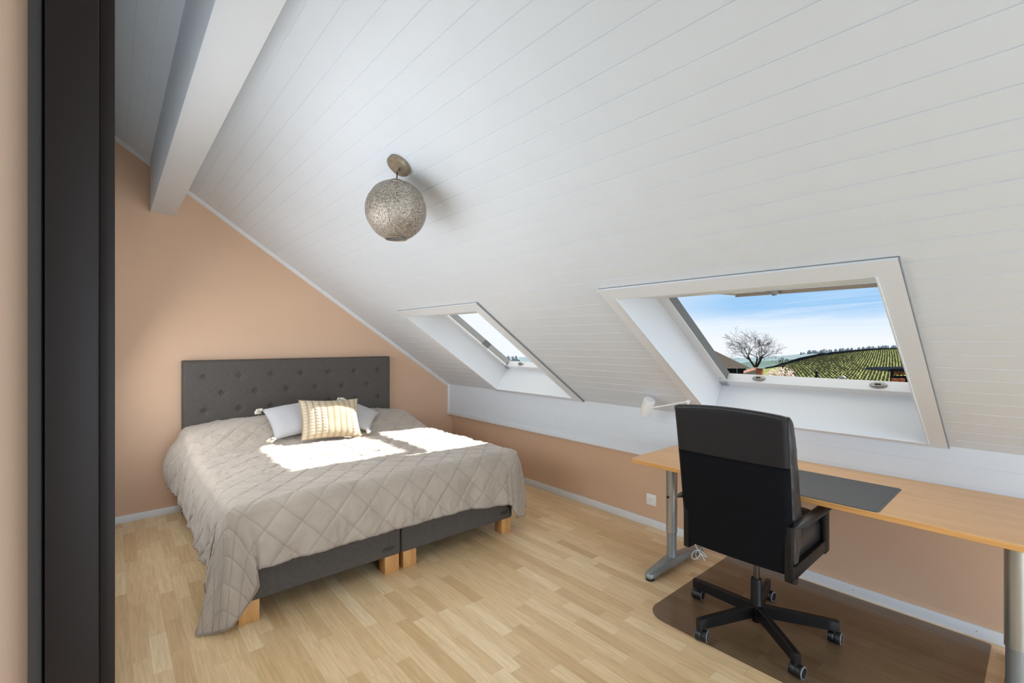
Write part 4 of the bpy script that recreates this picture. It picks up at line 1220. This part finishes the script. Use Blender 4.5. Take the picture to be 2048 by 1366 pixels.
# bare tree
def bare_tree(name, base, H_, seed, label, mat='bark', leafy=None, spread=1.0, levels=5):
    rnd = random.Random(seed); b = B(); tips = []
    def grow(p, d, L, r, lv):
        n = 3; pts = [p]; rs = [r]; dd = d.copy()
        for i in range(n):
            dd = (dd + Vector((rnd.uniform(-1, 1), rnd.uniform(-1, 1), rnd.uniform(-.3, .6))) * .16).normalized()
            pts.append(pts[-1] + dd * L / n); rs.append(max(.012, r * (1 - .35 * (i + 1) / n)))
        b.tube(pts, rs, 5 if lv < 3 else 3)
        if lv >= levels: tips.append(pts[-1]); return
        for k in range(3 if lv < levels - 1 else 3):
            a = rnd.uniform(0, 2 * PI); tilt = rnd.uniform(.35, .85) * spread
            u = dd.orthogonal().normalized(); v = dd.cross(u)
            nd = (dd * math.cos(tilt) + (u * math.cos(a) + v * math.sin(a)) * math.sin(tilt)).normalized()
            nd.z = nd.z * .8 + .12
            q0 = pts[-1] if k < 2 else pts[-2]
            grow(q0, nd.normalized(), L * rnd.uniform(.62, .86), rs[-1] * .72, lv + 1)
    root = thing(name, label, 'tree', base)
    B_ = Vector(base)
    b.tube([B_, B_ + Vector((0, 0, H_ * .12))], [H_ * .034, H_ * .026], 8)
    for k in range(5):
        a = 2 * PI * k / 5 + rnd.uniform(-.3, .3); tl = rnd.uniform(.3, .75) * spread
        grow(B_ + Vector((0, 0, H_ * .11)), Vector((math.cos(a) * math.sin(tl), math.sin(a) * math.sin(tl), math.cos(tl))), H_ * .25, H_ * .017, 1)
    b.build('branches', mat, root, ang=180)
    if leafy:
        lb = B()
        for p in tips:
            for q in range(2):
                s = H_ * .022 * rnd.uniform(.6, 1.3); c_ = p + Vector((rnd.uniform(-1, 1), rnd.uniform(-1, 1), rnd.uniform(-1, 1))) * s
                lb.lathe([(.0, -s), (s * .8, 0), (0, s)], c_, (rnd.random(), rnd.random(), 1), 5)
        lb.build('foliage', leafy, root, ang=180)
    return root
p = at(1511, 749, 80); bare_tree('bare_tree', p, 9.5, 21, 'large bare tree with a wide dark crown outside the window', spread=1.15, levels=6)
p = at(1563, 744, 92); bare_tree('budding_tree', p, 4.2, 8, 'small budding green tree right of the large bare tree', leafy='leaf_light', levels=3, spread=.7)
# blossom bush
t = thing('blossom_bush', 'pink and white flowering bush below the budding tree', 'bush', at(1563, 760, 62))
b = B(); rnd = random.Random(4); cb = at(1563, 757, 62)
for i in range(420):
    a = rnd.uniform(0, 2 * PI); e = rnd.uniform(0, 1) ** .5; z = rnd.uniform(-1, 1)
    rr = math.sqrt(max(0, 1 - z * z)); q = cb + Vector((math.cos(a) * rr * 1.75, math.sin(a) * rr * 1.75, z * 1.45 + (.5 * math.exp(-(math.cos(a + .3) * 3) ** 2)))) * e ** .4
    s = rnd.uniform(.06, .15)
    b.lathe([(0, -s), (s * .8, 0), (0, s)], q, (rnd.random(), rnd.random(), 1), 5)
b.build('blossoms', 'blossom', t, ang=180)
b = B()
for i in range(24):
    a = rnd.uniform(0, 2 * PI); b.tube([cb + Vector((0, 0, -2)), cb + Vector((math.cos(a) * .8, math.sin(a) * .8, -.2)), cb + Vector((math.cos(a) * 1.4, math.sin(a) * 1.4, .8))], [.05, .03, .015], 4)
b.build('branches', 'bark', t, ang=180)

# neighbouring house with grey hipped roof
t = thing('neighbour_house', 'dark house with grey hipped roof at the left edge of the window view', 'house', at(1450, 760, 70))
A1 = at(1395, 748, 66); A2 = at(1503, 737, 66)
dv = (A2 - A1); dv.z = 0; dv.normalize(); pv = Vector((-dv.y, dv.x, 0))
if pv.dot(A1 - CAMP) < 0: pv = -pv
ze = zc(737, 66); zr = zc(702, 70)
c0_ = Vector((A2.x, A2.y, ze)); L_ = 10.5; Wd = 7.5
e0 = c0_; e1 = c0_ - dv * L_; e2 = e1 + pv * Wd; e3 = e0 + pv * Wd
r0 = e0 - dv * 3.5 + pv * Wd / 2; r1 = e1 + dv * 3 + pv * Wd / 2; r0.z = r1.z = zr
b = B()
for f in ((e0, e1, r1, r0), (e2, e3, r0, r1), (e3, e0, r0), (e1, e2, r1), (e3, e2, e1, e0)): b.bm.faces.new([b.bm.verts.new(v) for v in f])
b.build('roof', 'roof_grey', t)
b = B(); ins = .5
w0 = e0 - dv * ins + pv * ins; w1 = e1 + dv * ins + pv * ins; w2 = e2 + dv * ins - pv * ins; w3 = e3 - dv * ins - pv * ins
b.rings([[Vector((v.x, v.y, G - 3)) for v in (w0, w1, w2, w3)], [Vector((v.x, v.y, ze)) for v in (w0, w1, w2, w3)]]); b.build('wall', 'dark_wall', t)
b = B(); q = at(1474, 737, 64); b.tube([q, q + Vector((0, 0, -1.6))], .05, 6); b.build('downpipe', 'pale_metal', t)
# low roof and brick chimney in front of the bare tree
t = thing('low_shed', 'low pale shed roof in front of the dark house', 'shed', at(1500, 760, 40))
p0_ = at(1487, 746.5, 40); p1_ = at(1512, 739, 40)
d_ = (p1_ - p0_); aw = (p0_ - CAMP); aw.z = 0; aw.normalize()
b = B(); b.prism([p0_, p1_, p1_ + aw * 2 + Vector((0, 0, .1)), p0_ + aw * 2 + Vector((0, 0, .1))], (0, 0, -.07)); b.build('roof', 'roof_tile', t)
b = B(); b.prism([p0_ + Vector((0, 0, -.07)), p1_ + Vector((0, 0, -.07)), p1_ + aw * 1.9 + Vector((0, 0, -.07)), p0_ + aw * 1.9 + Vector((0, 0, -.07))], (0, 0, -2.5)); b.build('wall', 'pale_metal', t)
p = at(1519, 737, 38); t = thing('brick_chimney', 'narrow red brick chimney with a flat grey cap at the window sill', 'chimney', (p.x, p.y, -4))
b = B(); b.box(p.x - .22, p.x + .22, p.y - .2, p.y + .2, -4, p.z, .01); b.build('stack', 'brick_red', t)
b = B(); b.box(p.x - .32, p.x + .32, p.y - .3, p.y + .3, p.z, p.z + .05, .01); b.build('cap', 'pale_metal', t)
p = at(1633, 741.5, 36); t = thing('vent_pipe', 'thin dark vent pipe standing above the sill right of the blossom', 'pipe', (p.x, p.y, -4))
b = B(); b.lathe([(.09, -4), (.09, p.z - .06)], (p.x, p.y, 0), (0, 0, 1), 10); b.build('pipe', 'dark_wall', t)
b = B(); b.lathe([(.13, p.z - .08), (.13, p.z - .01), (.04, p.z)], (p.x, p.y, 0), (0, 0, 1), 10); b.build('cowl', 'roof_grey', t)
p = at(1684, 751.5, 24); t = thing('roof_vent', 'small pale hooded roof vent above the sill', 'vent', (p.x, p.y, -3))
b = B(); b.box(p.x - .10, p.x + .10, p.y - .10, p.y + .10, -3, p.z - .08, .01); b.build('base', 'roof_grey', t)
b = B(); rg = []
for k in range(9):
    a = PI * k / 8; rg.append((p.x + .0, p.y + .16 * math.cos(a), p.z - .12 + .12 * math.sin(a)))
b.prism([(p.x - .14, y_, z_) for _, y_, z_ in rg], (.28, 0, 0)); b.build('hood', 'hood_grey', t)
# pavilion
p = at(1800, 740, 45)
t = thing('garden_pavilion', 'open pavilion with flat dark roof at the right edge of the window view', 'pavilion', (p.x, p.y, -5))
R = Vector((math.cos(YAW), -math.sin(YAW), 0)); F_ = Vector((math.sin(YAW), math.cos(YAW), 0))
def obox(bb, c_, hr, hf, z0, z1):
    bb.prism([c_ + R * a + F_ * f_ + Vector((0, 0, z0 - c_.z)) for a, f_ in ((-hr, -hf), (hr, -hf), (hr, hf), (-hr, hf))], (0, 0, z1 - z0))
b = B(); ca_ = at(1820, 740, 46); b.prism([ca_ + R * -2.4 + Vector((0, 0, -.1)), ca_ + R * -1.9 + Vector((0, 0, .12)), ca_ + R * 2.2 + Vector((0, 0, .2)), ca_ + R * 2.4 + Vector((0, 0, -.16)), ca_ + R * -1.9 + Vector((0, 0, -.16))], F_ * 3); b.build('roof', 'dark_wall', t)
for px in (1784, 1850):
    b = B(); c_ = at(px, 750, 46); obox(b, c_, .10, .10, -5, ca_.z - .1); b.build('post', 'dark_wall', t)
b = B(); c_ = at(1812, 750, 48); obox(b, c_, 1.5, .2, -5, zc(752, 48)); b.build('back_panel', 'dark_wall', t)
p = at(1805, 746, 47.3); t = thing('log_stack', 'stack of orange-brown firewood under the pavilion roof', 'firewood', (p.x, p.y, p.z))
b = B(); rnd = random.Random(2)
for i in range(60):
    c_ = at(rnd.uniform(1790, 1822), rnd.uniform(742.5, 749), 47.2); b.lathe([(.07, 0), (.07, .5)], c_, F_, 7)
b.build('logs', 'orange_wood', t)
for k, px in enumerate((1790, 1803)):
    p = at(px, 757, 30); b = B(); obox(b, p, .13, .13, -5, zc(757, 30))
    tag(b.build('brick_pillar', 'brick_red'), 'short brick chimney stub %s below the pavilion' % ('nearer the post' if k == 0 else 'at the window edge'), 'chimney')
# unseen evergreen added right of the view to shade the large roof window
TR = Vector((9.6, -.12, 0))
t = thing('columnar_evergreen', 'unseen evergreen added right of the window view to block the sun', 'tree', (TR.x, TR.y, -4))
b = B(); b.lathe([(.18, -4), (.14, 1)], TR, (0, 0, 1), 10); b.build('trunk', 'bark', t)
b = B(); rnd = random.Random(9); rg = []
for i in range(30):
    k = i / 29; z = -3 + 12.5 * k; r_ = 1.12 * math.sin(min(1, k * 1.05 + .12) * PI) ** .3 if k < .97 else .1
    rg.append([TR + Vector((math.cos(a) * r_ * (1 + .12 * rnd.uniform(-1, 1)), math.sin(a) * r_ * (1 + .12 * rnd.uniform(-1, 1)), z)) for a in [2 * PI * q1 / 20 for q1 in range(20)]])
b.rings(rg); b.build('foliage', 'evergreen', t, ang=180)
